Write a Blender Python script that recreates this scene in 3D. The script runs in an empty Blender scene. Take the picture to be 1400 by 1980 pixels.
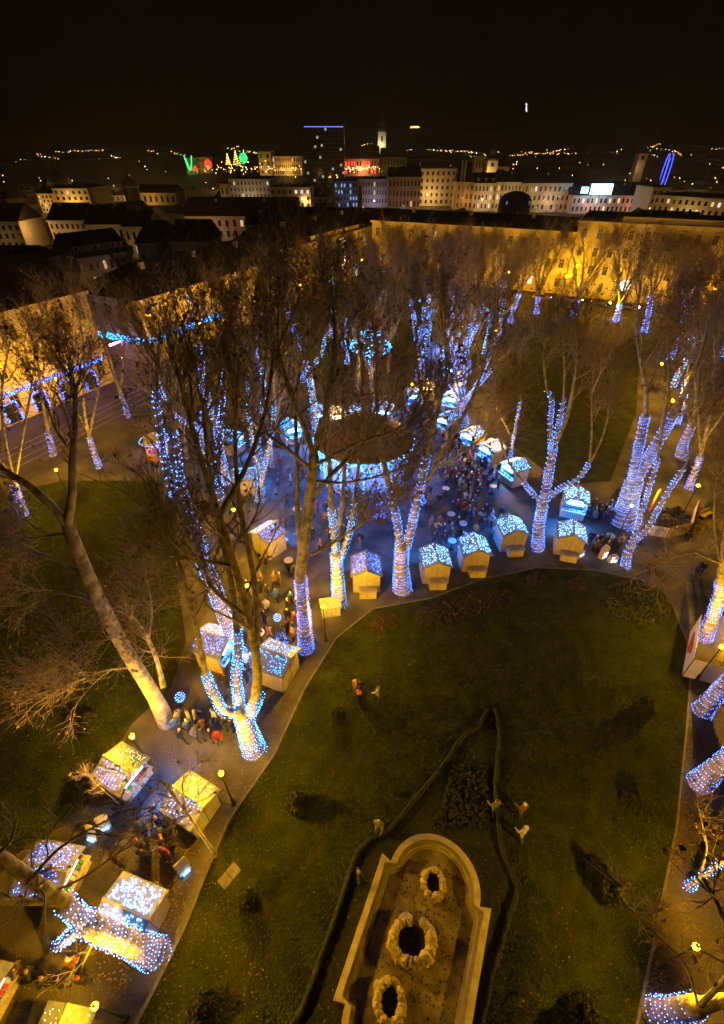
import bpy, bmesh, math, random
import numpy as np
from mathutils import Vector, Matrix, Euler

# ------------------------------------------------------------------ camera, sky, exposure
scene = bpy.context.scene
CAM_H, FPX, PITCH = 30.0, 901.0, math.radians(37.8)
cam_data = bpy.data.cameras.new("camera")
cam = bpy.data.objects.new("camera", cam_data)
scene.collection.objects.link(cam)
cam.location = (0, 0, CAM_H)
cam.rotation_euler = (math.pi / 2 - PITCH, 0, 0)
cam_data.sensor_fit = 'VERTICAL'
cam_data.angle = 2 * math.atan(990 / FPX)
cam_data.clip_start = 0.2
cam_data.clip_end = 30000
scene.camera = cam

world = bpy.data.worlds.new("World")
scene.world = world
world.use_nodes = True
wn, wl = world.node_tree.nodes, world.node_tree.links
wn.clear()
w_out = wn.new("ShaderNodeOutputWorld")
w_bg = wn.new("ShaderNodeBackground")
w_sky = wn.new("ShaderNodeTexSky")
w_sky.sky_type = 'NISHITA'
w_sky.sun_disc = False
w_sky.sun_elevation = math.radians(3)
w_sky.sun_rotation = math.radians(160)
w_sky.dust_density = 4
w_hsv = wn.new("ShaderNodeHueSaturation")
w_hsv.inputs['Saturation'].default_value = 0.15
w_tint = wn.new("ShaderNodeMixRGB")
w_tint.blend_type = 'MULTIPLY'
w_tint.inputs['Fac'].default_value = 1
w_tint.inputs['Color2'].default_value = (0.85, 0.74, 0.9, 1)
wl.new(w_sky.outputs[0], w_hsv.inputs['Color'])
wl.new(w_hsv.outputs[0], w_tint.inputs['Color1'])
wl.new(w_tint.outputs[0], w_bg.inputs['Color'])
w_bg.inputs['Strength'].default_value = 0.0007
wl.new(w_bg.outputs[0], w_out.inputs['Surface'])

scene.view_settings.view_transform = 'Standard'
scene.view_settings.look = 'None'
scene.view_settings.exposure = 0.0
scene.view_settings.gamma = 1.0
scene.view_settings.use_curve_mapping = False
scene.render.engine = 'CYCLES'
scene.cycles.use_denoising = True
scene.cycles.max_bounces = 3
scene.cycles.diffuse_bounces = 1
scene.cycles.use_adaptive_sampling = True
scene.cycles.adaptive_threshold = 0.03
scene.cycles.glossy_bounces = 2
scene.cycles.transmission_bounces = 2
scene.cycles.transparent_max_bounces = 4
scene.cycles.sample_clamp_indirect = 3.0
scene.cycles.caustics_reflective = False
scene.cycles.caustics_refractive = False
scene.cycles.use_light_tree = True
scene.cycles.light_sampling_threshold = 0.03

# ------------------------------------------------------------------ helpers
C = scene.collection
CP, SP = math.cos(PITCH), math.sin(PITCH)
rnd = random.Random(7)
R = np.random.default_rng(11)

def ray(x, y):
    u = (990 - y) / FPX
    return ((x - 700) / FPX, CP + u * SP, -SP + u * CP)
def G(x, y, z=0.0):                       # ground point seen at photo position x, y
    d = ray(x, y); t = (z - CAM_H) / d[2]
    return (d[0] * t, d[1] * t, z)
def A(x, y, Y):                           # point at distance Y seen at photo position x, y
    d = ray(x, y); t = Y / d[1]
    return (d[0] * t, Y, CAM_H + d[2] * t)
AX = math.radians(26)
a_dir = Vector((math.sin(AX), math.cos(AX), 0)); b_dir = Vector((math.cos(AX), -math.sin(AX), 0))
def F(s, t, z=0.0):                       # park frame: s along the park, t across it
    p = a_dir * s + b_dir * t
    return (p.x, p.y, z)
PARK_ROT = -AX

MATS = {}
def mat(name, col, rough=0.85, noise=0.0, scale=4.0, bump=0.0, bscale=30.0, col2=None, metal=0.0, detail=6.0, spec=0.3):
    if name in MATS: return MATS[name]
    m = bpy.data.materials.new(name); m.use_nodes = True
    n, l = m.node_tree.nodes, m.node_tree.links
    p = n["Principled BSDF"]
    p.inputs['Roughness'].default_value = rough
    p.inputs['Metallic'].default_value = metal
    p.inputs['Specular IOR Level'].default_value = spec
    c = (*col, 1)
    if noise > 0 or col2:
        tc = n.new("ShaderNodeTexCoord")
        nz = n.new("ShaderNodeTexNoise"); nz.inputs['Scale'].default_value = scale; nz.inputs['Detail'].default_value = detail
        l.new(tc.outputs['Object'], nz.inputs['Vector'])
        rp = n.new("ShaderNodeValToRGB")
        rp.color_ramp.elements[0].position = 0.35; rp.color_ramp.elements[1].position = 0.65
        lo = tuple(max(0, v * (1 - noise)) for v in col) if col2 is None else col
        hi = tuple(min(1, v * (1 + noise)) for v in col) if col2 is None else col2
        rp.color_ramp.elements[0].color = (*lo, 1); rp.color_ramp.elements[1].color = (*hi, 1)
        l.new(nz.outputs['Fac'], rp.inputs['Fac']); l.new(rp.outputs['Color'], p.inputs['Base Color'])
    else:
        p.inputs['Base Color'].default_value = c
    if bump > 0:
        tc = n.new("ShaderNodeTexCoord")
        nb = n.new("ShaderNodeTexNoise"); nb.inputs['Scale'].default_value = bscale; nb.inputs['Detail'].default_value = 5
        l.new(tc.outputs['Object'], nb.inputs['Vector'])
        b = n.new("ShaderNodeBump"); b.inputs['Strength'].default_value = bump; b.inputs['Distance'].default_value = 0.1
        l.new(nb.outputs['Fac'], b.inputs['Height']); l.new(b.outputs['Normal'], p.inputs['Normal'])
    MATS[name] = m
    return m
def glow(name, col, strength, vary=0.0, sample=True):
    if name in MATS: return MATS[name]
    m = bpy.data.materials.new(name); m.use_nodes = True
    n, l = m.node_tree.nodes, m.node_tree.links
    p = n["Principled BSDF"]
    p.inputs['Base Color'].default_value = (0.2, 0.2, 0.2, 1)
    p.inputs['Emission Color'].default_value = (*col, 1)
    p.inputs['Emission Strength'].default_value = strength
    if vary > 0:
        g = n.new("ShaderNodeNewGeometry")
        mr = n.new("ShaderNodeMapRange")
        mr.inputs['To Min'].default_value = strength * (1 - vary); mr.inputs['To Max'].default_value = strength * (1 + vary)
        l.new(g.outputs['Random Per Island'], mr.inputs['Value']); l.new(mr.outputs[0], p.inputs['Emission Strength'])
    m.cycles.emission_sampling = 'FRONT' if sample else 'NONE'
    MATS[name] = m
    return m

class MB:                                  # collects shapes of ONE part
    def __init__(s): s.v = []; s.f = []
    def poly(s, pts):
        n = len(s.v); s.v += [tuple(p) for p in pts]; s.f.append(tuple(range(n, n + len(pts)))); return s
    def box(s, c, d, rz=0.0, rx=0.0, ry=0.0):
        n = len(s.v); M = Euler((rx, ry, rz)).to_matrix(); c = Vector(c)
        for sx, sy, sz in ((-1,-1,-1),(1,-1,-1),(1,1,-1),(-1,1,-1),(-1,-1,1),(1,-1,1),(1,1,1),(-1,1,1)):
            s.v.append(tuple(c + M @ Vector((sx*d[0]/2, sy*d[1]/2, sz*d[2]/2))))
        for q in ((0,3,2,1),(4,5,6,7),(0,1,5,4),(1,2,6,5),(2,3,7,6),(3,0,4,7)): s.f.append(tuple(n+i for i in q))
        return s
    def cyl(s, p0, p1, r0, r1=None, k=8, caps=True):
        r1 = r0 if r1 is None else r1
        p0, p1 = Vector(p0), Vector(p1); d = (p1-p0).normalized()
        u = d.cross(Vector((0,0,1)) if abs(d.z) < .9 else Vector((1,0,0))).normalized(); w = d.cross(u)
        n = len(s.v)
        for p, r in ((p0, r0), (p1, r1)):
            for i in range(k):
                a = 2*math.pi*i/k; s.v.append(tuple(p + u*(r*math.cos(a)) + w*(r*math.sin(a))))
        for i in range(k):
            j = (i+1) % k; s.f.append((n+i, n+j, n+k+j, n+k+i))
        if caps: s.f.append(tuple(n+k-1-i for i in range(k))); s.f.append(tuple(n+k+i for i in range(k)))
        return s
    def lathe(s, prof, c=(0,0,0), k=16, a0=0.0):
        n = len(s.v)
        for r, z in prof:
            for i in range(k):
                a = a0 + 2*math.pi*i/k; s.v.append((c[0]+r*math.cos(a), c[1]+r*math.sin(a), c[2]+z))
        for q in range(len(prof)-1):
            for i in range(k):
                j = (i+1) % k; s.f.append((n+q*k+i, n+q*k+j, n+(q+1)*k+j, n+(q+1)*k+i))
        return s
    def prism(s, pts, z0, z1):             # vertical prism on an outline
        n = len(s.v); k = len(pts)
        for p in pts: s.v.append((p[0], p[1], z0))
        for p in pts: s.v.append((p[0], p[1], z1))
        for i in range(k): j = (i+1) % k; s.f.append((n+i, n+j, n+k+j, n+k+i))
        s.f.append(tuple(n+k+i for i in range(k))); s.f.append(tuple(n+k-1-i for i in range(k)))
        return s
    def mesh(s, name):
        me = bpy.data.meshes.new(name); me.from_pydata(s.v, [], s.f); me.update(); return me
    def build(s, name, m, parent=None, loc=(0,0,0), rz=0.0, smooth=False):
        return obj(name, s.mesh(name), m, parent, loc, rz, smooth)

def obj(name, me, m, parent=None, loc=(0,0,0), rz=0.0, smooth=False):
    if m is not None and len(me.materials) == 0: me.materials.append(m)
    o = bpy.data.objects.new(name, me); C.objects.link(o)
    o.location = loc; o.rotation_euler = (0, 0, rz)
    if parent is not None: o.parent = parent
    if smooth: me.polygons.foreach_set('use_smooth', [True]*len(me.polygons))
    return o
def tag(o, label, cat, group=None, kind=None):
    o['label'] = label; o['category'] = cat
    if group: o['group'] = group
    if kind: o['kind'] = kind
    return o
def thing(name, label, cat, loc=(0,0,0), rz=0.0, group=None):
    o = bpy.data.objects.new(name, None); C.objects.link(o)
    o.location = loc; o.rotation_euler = (0, 0, rz); o.empty_display_size = .2
    return tag(o, label, cat, group)
def struct(o, kind='structure'):
    o['kind'] = kind; return o
def copy_tree(o, parent=None):
    c = o.copy(); C.objects.link(c); c.parent = parent
    for ch in list(o.children): copy_tree(ch, c)
    return c
def npmesh(name, V, Q):                    # V (n,3) float, Q (m,k) int
    me = bpy.data.meshes.new(name)
    k = Q.shape[1]
    me.vertices.add(len(V)); me.vertices.foreach_set('co', np.ascontiguousarray(V, dtype=np.float32).ravel())
    me.loops.add(Q.size); me.loops.foreach_set('vertex_index', np.ascontiguousarray(Q, dtype=np.int32).ravel())
    me.polygons.add(len(Q)); me.polygons.foreach_set('loop_start', np.arange(0, Q.size, k, dtype=np.int32))
    me.update(calc_edges=True); me.validate()
    return me

# ---- light bulbs: many small octahedra in one mesh
OCT_V = np.array([(1,0,0),(-1,0,0),(0,1,0),(0,-1,0),(0,0,1),(0,0,-1)], float)
OCT_F = np.array([(0,2,4),(2,1,4),(1,3,4),(3,0,4),(2,0,5),(1,2,5),(3,1,5),(0,3,5)])
def bulbs(name, pts, r):
    pts = np.asarray(pts, float); n = len(pts)
    V = (pts[:, None, :] + OCT_V[None] * r).reshape(-1, 3)
    Q = (OCT_F[None] + (np.arange(n) * 6)[:, None, None]).reshape(-1, 3)
    return npmesh(name, V, Q)

# ------------------------------------------------------------------ trees
def unit(v): return v / (np.linalg.norm(v, axis=-1, keepdims=True) + 1e-9)
def tubes(P, Rr, k):                       # P (M,N,3), Rr (M,N) -> verts, quads
    M, N, _ = P.shape
    T = unit(np.gradient(P, axis=1))
    mean = unit(T.mean(axis=1))
    ref = np.zeros((M, 3)); ref[np.arange(M), np.argmin(np.abs(mean), axis=1)] = 1
    U = unit(np.cross(T, ref[:, None, :])); W = np.cross(T, U)
    an = np.arange(k) * 2 * np.pi / k
    V = P[:, :, None, :] + Rr[:, :, None, None] * (np.cos(an)[:, None] * U[:, :, None, :] + np.sin(an)[:, None] * W[:, :, None, :])
    i = np.arange(k); j = (i + 1) % k
    base = (np.arange(M)[:, None] * N + np.arange(N - 1)[None]) * k
    Q = np.stack([base[..., None] + i, base[..., None] + j, base[..., None] + k + j, base[..., None] + k + i], -1)
    return V.reshape(-1, 3), Q.reshape(-1, 4)
def resample(pts, rad, n):
    pts = np.asarray(pts, float); rad = np.asarray(rad, float)
    m = len(pts)
    if m == 2:
        t = np.linspace(0, 1, n)[:, None]
        return pts[0] * (1 - t) + pts[1] * t, np.interp(np.linspace(0, 1, n), [0, 1], rad)
    d = np.r_[0, np.cumsum(np.linalg.norm(np.diff(pts, axis=0), axis=1))]; d /= d[-1]
    q = np.linspace(0, 1, n)
    lin = np.stack([np.interp(q, d, pts[:, c]) for c in range(3)], 1)
    for _ in range(2):                     # soften the corners
        lin[1:-1] = .25 * lin[:-2] + .5 * lin[1:-1] + .25 * lin[2:]
    return lin, np.interp(q, d, rad)
def spawn(P, Rr, k, L, ang, npts, up, wig, smin, r_ratio, r_end, rng, lw=None):
    M, N, _ = P.shape
    idx = np.repeat(np.arange(M), k)
    s = smin + (1 - smin) * ((np.tile(np.arange(k), M) + rng.random(M * k)) / k)
    s = np.clip(s, 0, .985) * (N - 1); i0 = np.floor(s).astype(int); fr = (s - i0)[:, None]
    p = P[idx, i0] * (1 - fr) + P[idx, i0 + 1] * fr
    t = unit(P[idx, i0 + 1] - P[idx, i0])
    rr = Rr[idx, i0] * (1 - fr[:, 0]) + Rr[idx, i0 + 1] * fr[:, 0]
    rv = unit(rng.normal(size=(M * k, 3))); perp = unit(np.cross(t, rv))
    a = ang * (.6 + .8 * rng.random(M * k))[:, None]
    d = unit(np.cos(a) * t + np.sin(a) * perp + np.array([0, 0, up]))
    ln = L * (.55 + .8 * rng.random(M * k)) * (1.15 - .5 * s / (N - 1))
    if lw is not None: ln = ln * lw[idx]
    out = np.zeros((M * k, npts, 3)); out[:, 0] = p
    for q in range(1, npts):
        d = unit(d + rng.normal(size=d.shape) * wig + np.array([0, 0, up * .35]))
        out[:, q] = out[:, q - 1] + d * (ln / (npts - 1))[:, None]
    r0 = np.minimum(rr * r_ratio, 1.0); r0 = np.maximum(r0, r_end * 1.5)
    w = np.linspace(0, 1, npts)[None]
    return out, r0[:, None] * (1 - w) + r_end * w
def cat(parts):
    V, Q, n = [], [], 0
    for v, q in parts: V.append(v); Q.append(q + n); n += len(v)
    return np.concatenate(V), np.concatenate(Q)
def led_wrap(pts, rad, turn=.24, gap=.17, rng=R):
    pts, rad = resample(pts, rad, 40)
    seg = np.linalg.norm(np.diff(pts, axis=0), axis=1); d = np.r_[0, np.cumsum(seg)]
    out = []; s = 0.0; th = rng.random() * 6
    T = unit(np.gradient(pts, axis=0))
    ph = rng.random() * 6
    while s < d[-1]:
        i = min(np.searchsorted(d, s, side='right') - 1, 38); f = (s - d[i]) / max(seg[i], 1e-6)
        p = pts[i] * (1 - f) + pts[i + 1] * f; r = rad[i] * (1 - f) + rad[i + 1] * f
        t = T[i]; u = unit(np.cross(t, np.array([.3, 1, .1]))); w = np.cross(t, u)
        rr = r + .075
        out.append(p + (u * math.cos(th) + w * math.sin(th)) * rr + rng.normal(size=3) * .018)
        dth = gap / max(rr, .08); th += dth; s += turn * (1 + .4 * math.sin(s * 2.1 + ph)) * dth / (2 * math.pi)
    return np.array(out)

bark = mat("plane_bark", (.12, .112, .095), .9, col2=(.38, .36, .32), scale=2.3, bump=.4, bscale=9)
bark_dark = mat("twig_bark", (.25, .205, .15), .9)
leafm = mat("dry_leaf", (.11, .066, .028), .8, col2=(.24, .145, .055), scale=1.4)
leafm2 = mat("dry_leaf_orange", (.14, .075, .022), .8, col2=(.30, .18, .06), scale=1.4)
led_blue = glow("led_cool", (.05, .22, 1.0), 17, .8)
led_ice = glow("led_ice", (.02, .30, 1.0), 17, .8)
led_violet = glow("led_violet", (.06, .18, 1.0), 17, .8)
led_roof = glow("led_roof", (.12, .36, 1.0), 24, .8)
led_deep = glow("led_deep_blue", (.02, .09, 1.0), 20, .7)
led_warm = glow("led_warm", (1.0, .66, .22), 10, .7)

def leaf_mesh(name, P, n, rng, size=.12):
    M, N, _ = P.shape
    i = rng.integers(0, M, n); s = rng.random(n) * (N - 1.01); j = s.astype(int); f = (s - j)[:, None]
    c = P[i, j] * (1 - f) + P[i, j + 1] * f + rng.normal(size=(n, 3)) * .07
    u = unit(rng.normal(size=(n, 3))); w = unit(np.cross(u, rng.normal(size=(n, 3))))
    sz = (size * (.55 + .9 * rng.random(n)))[:, None]
    fold = np.cross(u, w) * sz * .25
    V = np.stack([c - u * sz, c + w * sz * .7 + fold, c + u * sz, c - w * sz * .7 + fold], 1).reshape(-1, 3)
    b = np.arange(n)[:, None] * 4
    Q = np.concatenate([b + np.array([0, 1, 2]), b + np.array([0, 2, 3])])
    return npmesh(name, V, Q)

def crown_from(limbs, rng, k2=8, k3=6, k4=7, L2=4.0, L3=2.0, L4=1.1, smin=.35, up=.28, ang=.75, nl=1320, lw=None, lsize=.075, ktip=5):
    """limbs: list of (pts, rad). Returns trunk mesh, crown mesh, leaves mesh."""
    big = []
    LP, LR = [], []
    for pts, rad, crown in limbs:
        p, r = resample(pts, rad, 12)
        e = unit(p[-1] - p[-2]); pc = np.concatenate([p, [p[-1] + e * r[-1] * .6, p[-1] + e * r[-1] * .9]]); rc = np.r_[r, r[-1] * .7, .01]
        big.append(tubes(pc[None], rc[None], 10))
        if crown > 0: LP.append(p); LR.append(r)
    LP, LR = np.array(LP), np.array(LR)
    lw = np.array([c for _, _, c in limbs if c > 0])
    b2, r2 = spawn(LP, LR, k2, L2, ang, 7, up, .16, smin, .42, .016, rng, lw)
    b3, r3 = spawn(b2, r2, k3, L3, .7, 5, up, .2, .2, .55, .009, rng)
    b4, r4 = spawn(b3, r3, k4, L4, .65, 4, up, .22, .1, .6, .006, rng)
    tip, rt = spawn(LP[:, -3:], LR[:, -3:], ktip, L2 * .9, .5, 7, up, .14, .3, .7, .012, rng)
    tip3, rt3 = spawn(tip, rt, k3, L3, .6, 5, up, .2, .1, .6, .009, rng)
    tip4, rt4 = spawn(tip3, rt3, k4, L4, .6, 4, up, .22, .1, .6, .006, rng)
    big.append(tubes(b2, r2, 5)); big.append(tubes(tip, rt, 5))
    trunk = npmesh("trunk", *cat(big))
    trunk.polygons.foreach_set('use_smooth', [True] * len(trunk.polygons))
    crown = npmesh("crown", *cat([tubes(b3, r3, 3), tubes(b4, r4, 3), tubes(tip3, rt3, 3), tubes(tip4, rt4, 3)]))
    leaves = None
    if nl > 0:
        leaves = leaf_mesh("leaves", np.concatenate([b4, tip4]), nl, rng, lsize)
    return trunk, crown, leaves

# ------------------------------------------------------------------ ground
asphalt = mat("asphalt", (.045, .043, .042), .8, noise=.35, scale=.4, bump=.15, bscale=20)
gravel = mat("gravel", (.046, .043, .038), .95, col2=(.145, .135, .117), scale=.35, bump=.7, bscale=11, detail=14)
def lawn_mat(name, lo, hi):
    m = mat(name, lo, .95, col2=hi, scale=.8, bump=1.0, bscale=9, detail=10, spec=.1)
    return m
grass = lawn_mat("lawn_grass", (.017, .025, .0035), (.045, .055, .009))
soil = mat("dark_soil", (.020, .016, .010), .95, col2=(.045, .036, .022), scale=2, bump=.8, bscale=8)
ivy = mat("ivy_bed", (.008, .012, .006), .9, col2=(.022, .028, .012), scale=5, bump=1, bscale=6)
kerbm = mat("kerb_stone", (.15, .14, .12), .9, noise=.25, scale=3)
city_m = mat("city_ground", (.03, .028, .026), .9, noise=.4, scale=.02)

g = MB().poly([(-6000, -60, 0), (6000, -60, 0), (6000, 9000, 0), (-6000, 9000, 0)]).build("ground", city_m); struct(g)
def sheet(name, pts, z, m, kind='structure'):
    o = MB().poly([(p[0], p[1], z) for p in pts]).build(name, m); struct(o, kind); return o
sheet("street", [F(-30, -69), F(-30, -54), F(140.5, -54), F(140.5, -69)], .004, asphalt)
sheet("street", [F(126, -54), F(126, 60), F(140.5, 60), F(140.5, -54)], .004, asphalt)
sheet("street", [F(45, -160), F(45, -69), F(56, -69), F(56, -160)], .005, asphalt)
sheet("park_path", [F(-30, -54), F(-30, 40), F(126, 40), F(126, -54)], .006, gravel)

def smooth_closed(pts, it=3):
    pts = [np.array(p[:2]) for p in pts]
    for _ in range(it):
        q = []
        for i in range(len(pts)):
            p0, p1 = pts[i], pts[(i + 1) % len(pts)]
            q += [p0 * .75 + p1 * .25, p0 * .25 + p1 * .75]
        pts = q
    return pts
def arc(cx, cy, r, a0, a1, n):
    return [(cx + r * math.cos(math.radians(a0 + (a1 - a0) * i / n)), cy + r * math.sin(math.radians(a0 + (a1 - a0) * i / n))) for i in range(n + 1)]

# main lawn: left edge along the stall path, curved top, right edge along the tree row
lawn_px = [(215, 2060), (275, 1960), (355, 1800), (440, 1590), (530, 1460), (590, 1330), (650, 1235), (720, 1178), (830, 1158), (940, 1118), (1040, 1098),
           (1150, 1103), (1240, 1122), (1300, 1170), (1328, 1240), (1335, 1310), (1328, 1400), (1318, 1500), (1308, 1600), (1288, 1700), (1262, 1830), (1235, 1960), (1215, 2060)]
lawn_pts = [G(*p) for p in lawn_px]
lw = MB().prism([p[:2] for p in lawn_pts][::-1], -.05, .05).build("lawn", grass); struct(lw)
kb = MB()
for p, q in zip(lawn_pts[:-1], lawn_pts[1:]):
    p, q = Vector(p), Vector(q); d = q - p
    kb.box((p + q) / 2 + Vector((0, 0, .035)), (d.length + .02, .12, .10), math.atan2(d.y, d.x))
struct(kb.build("kerb", kerbm))
# other lawns of the park
def lawn(pts, name="lawn"):
    o = MB().prism([p[:2] for p in pts], -.05, .045).build(name, grass); struct(o); return o
left_lawn = [G(*p) for p in [(-420, 1960), (165, 1560), (205, 1480), (255, 1400), (330, 1330), (360, 1240), (340, 1100), (330, 1000), (300, 930), (120, 930), (-200, 1010), (-900, 1500)]]
lawn(left_lawn[::-1])
lawn([G(*p) for p in [(990, 860), (1085, 935), (1180, 930), (1230, 800), (1235, 700), (1222, 628), (1120, 622), (1000, 618), (975, 660), (968, 760)]][::-1])
lawn([F(s, t) for s, t in [(58, -50), (122, -50), (122, -40), (92, -31), (64, -36)]][::1][::-1])
lawn([F(s, t) for s, t in [(80, -24), (110, -30), (122, -30), (122, -18), (84, -16)]][::-1])

# worn wheel tracks on the lawn
rut = mat("worn_track", (.010, .011, .004), .95, col2=(.026, .026, .010), scale=1.5, bump=.9, bscale=8)
def ribbon(name, px, w, z, m):
    P = np.array([G(*p)[:2] for p in px]); p3 = np.c_[P, np.zeros(len(P))]
    c, _ = resample(p3, np.ones(len(P)), 30); t = unit(np.gradient(c, axis=0)); nrm = np.c_[-t[:, 1], t[:, 0]]
    mb = MB()
    for i in range(29):
        a, b = c[i], c[i + 1]
        mb.poly([(a[0]+nrm[i,0]*w, a[1]+nrm[i,1]*w, z), (a[0]-nrm[i,0]*w, a[1]-nrm[i,1]*w, z), (b[0]-nrm[i+1,0]*w, b[1]-nrm[i+1,1]*w, z), (b[0]+nrm[i+1,0]*w, b[1]+nrm[i+1,1]*w, z)])
    return struct(mb.build(name, m))
TRACKS = ([(800, 1245), (740, 1380), (700, 1480), (640, 1600), (580, 1720), (520, 1840), (470, 1960)], [(765, 1250), (705, 1400), (640, 1530), (580, 1650), (505, 1800), (440, 1950)],
           [(1165, 1210), (1160, 1300), (1150, 1450), (1120, 1600), (1085, 1750), (1045, 1880), (1005, 1975)], [(1198, 1215), (1195, 1330), (1180, 1480), (1150, 1640), (1110, 1790), (1080, 1880)])
for px in TRACKS:
    ribbon("wheel_track", px, .19, .056, rut)

tracks = []
for px in TRACKS: tracks.append(resample(np.array([G(*q) for q in px]), np.ones(len(px)), 40)[0][:, :2])
tracks = np.concatenate(tracks)
def in_poly(P, poly):
    ins = np.zeros(len(P), bool); j = len(poly) - 1
    for i in range(len(poly)):
        xi, yi, xj, yj = poly[i][0], poly[i][1], poly[j][0], poly[j][1]
        c = ((yi > P[:, 1]) != (yj > P[:, 1])) & (P[:, 0] < (xj - xi) * (P[:, 1] - yi) / (yj - yi + 1e-12) + xi)
        ins ^= c; j = i
    return ins
def blades(n, poly, z, avoid=None, tr=None):
    poly = np.array([p[:2] for p in poly]); P = poly.min(0) + R.random((n, 2)) * (poly.max(0) - poly.min(0)); P = P[in_poly(P + R.normal(size=P.shape) * .05, poly)]
    if avoid is not None: P = P[~in_poly(P, avoid)]
    if tr is not None:
        keep = np.ones(len(P), bool)
        for c in range(0, len(P), 4000):
            d = np.min(((P[c:c+4000, None] - tr[None]) ** 2).sum(-1), 1); keep[c:c+4000] = (d > .06) | (R.random(len(d)) < .08)
        P = P[keep]
    m = len(P); a = R.random(m) * 6.283; h = .02 + .04 * R.random(m); w = .02 + .03 * R.random(m); ln = R.normal(size=(m, 2)) * .035
    c, s_ = np.cos(a) * w, np.sin(a) * w; zz = np.full(m, z)
    V = np.stack([np.c_[P[:, 0]-c, P[:, 1]-s_, zz], np.c_[P[:, 0]+c, P[:, 1]+s_, zz], np.c_[P + ln, zz + h]], 1).reshape(-1, 3)
    return npmesh("grass", V, np.arange(m * 3).reshape(-1, 3))
grass_blade = mat("grass_blade", (.022, .034, .004), .8, col2=(.060, .076, .011), scale=.7, detail=8)
# sunken dark parterre round the basin
par = [(950, 1365), (962, 1420), (955, 1520), (968, 1640), (985, 1690), (1000, 1725), (985, 1760), (950, 1880), (925, 2000), (560, 2000), (590, 1940), (640, 1800), (690, 1650), (715, 1625), (745, 1610), (800, 1550), (850, 1490), (895, 1425), (925, 1410)]
parp = [G(*p) for p in par]
sheet("parterre_bed", parp[::-1], .060, ivy)
tul = MB()
for i in range(420):                       # small bedding plants in the parterre's upper end
    x, y = rnd.uniform(835, 945), rnd.uniform(1480, 1600)
    if x < 835 + (1600 - y) * .35: continue
    p = G(x, y); a = rnd.uniform(0, 3); s = rnd.uniform(.05, .10)
    tul.lathe([(s, 0), (s * 1.2, s), (s * .4, s * 1.6)], (p[0], p[1], .06), 5, a)
struct(tul.build("bedding_plants", mat("bedding_leaf", (.02, .024, .010), .8, noise=.5, scale=4)), 'stuff')['label'] = "dense low bedding plants in the dark parterre bed"
tul = None
o = obj("grass", blades(300000, lawn_pts, .05, np.array([p[:2] for p in parp]), tracks), grass_blade); tag(o, "short mown grass of the main lawn", "grass", kind='stuff')
o = obj("grass", blades(220000, left_lawn, .045), grass_blade); tag(o, "short grass of the dim lawn on the left", "grass", kind='stuff')
# low clipped hedges round the parterre
hedge_m = mat("box_hedge", (.014, .018, .007), .95, col2=(.036, .04, .014), scale=6, bump=1, bscale=10)
def hedge(label, px, h=.24, w=.22, jit=.03):
    P = np.array([G(*p) for p in px]); c, _ = resample(P, np.ones(len(P)), max(30, len(px) * 9))
    t = unit(np.gradient(c, axis=0)); n = np.c_[-t[:, 1], t[:, 0], np.zeros(len(t))]
    rows = [(-w/2, 0), (-w/2*1.1, h*.55), (-w/2*.7, h*.95), (0, h), (w/2*.7, h*.95), (w/2*1.1, h*.55), (w/2, 0)]
    V = np.array([[ci + ni*(a + R.normal()*jit*.6) + np.array([0, 0, b + (R.normal()*jit if b > 0 else 0)]) for a, b in rows] for ci, ni in zip(c, n)])
    k = len(rows); N = len(c)
    Q = np.array([[i*k+j, i*k+j+1, (i+1)*k+j+1, (i+1)*k+j] for i in range(N-1) for j in range(k-1)])
    o = obj("hedge", npmesh("hedge", V.reshape(-1, 3) + np.array([0, 0, .04]), Q), hedge_m); tag(o, label, "hedge"); return o
hedge("low clipped hedge along the stall side of the fountain bed", [(560, 2000), (590, 1940), (640, 1800), (690, 1650), (715, 1622), (748, 1612), (800, 1550), (850, 1490), (895, 1425), (925, 1408), (940, 1375)])
hedge("low clipped hedge on the fountain bed side facing the lamp-lit right path", [(958, 1375), (966, 1420), (957, 1520), (968, 1640), (990, 1695), (1003, 1722), (988, 1760), (952, 1880), (925, 2000)])
# small diamond flower bed at the hedge's point and beds along the lawn's curved end
def bed(label, px, plants, leafmat, z=.058):
    t = thing("flower_bed", label, "flower bed", G(*px[0]), 0)
    o0 = Vector(G(*px[0]))
    P = [Vector(G(*p)) - o0 for p in px]
    MB().prism([(p.x, p.y) for p in P][::-1], .03, .09).build("soil", soil, t)
    mb = MB(); minx, maxx = min(p.x for p in P), max(p.x for p in P); miny, maxy = min(p.y for p in P), max(p.y for p in P)
    from mathutils.geometry import intersect_point_tri_2d
    n = 0; tries = 0
    cen = sum(P, Vector()) / len(P)
    while n < plants and tries < plants * 20:
        tries += 1
        q = Vector((rnd.uniform(minx, maxx), rnd.uniform(miny, maxy)))
        if not any(intersect_point_tri_2d(q, cen.xy, P[i].xy, P[(i+1) % len(P)].xy) for i in range(len(P))): continue
        s = rnd.uniform(.08, .2); n += 1
        for _ in range(5):
            a, b = rnd.uniform(0, 6.3), rnd.uniform(.2, 1.2); d = Vector((math.cos(a)*math.cos(b), math.sin(a)*math.cos(b), math.sin(b))) * s
            e = Vector((-math.sin(a), math.cos(a), 0)) * s * .4; b0 = Vector((q.x, q.y, .08))
            mb.poly([b0, b0 + d*.5 + e, b0 + d, b0 + d*.5 - e])
    k = mb.build("plants", leafmat, t); k['kind'] = 'stuff'
    return t
bedleaf = mat("bed_leaf", (.04, .03, .014), .9, col2=(.12, .07, .024), scale=3)
bedgreen = mat("bed_green", (.03, .045, .015), .9, col2=(.09, .09, .03), scale=3)
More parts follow.
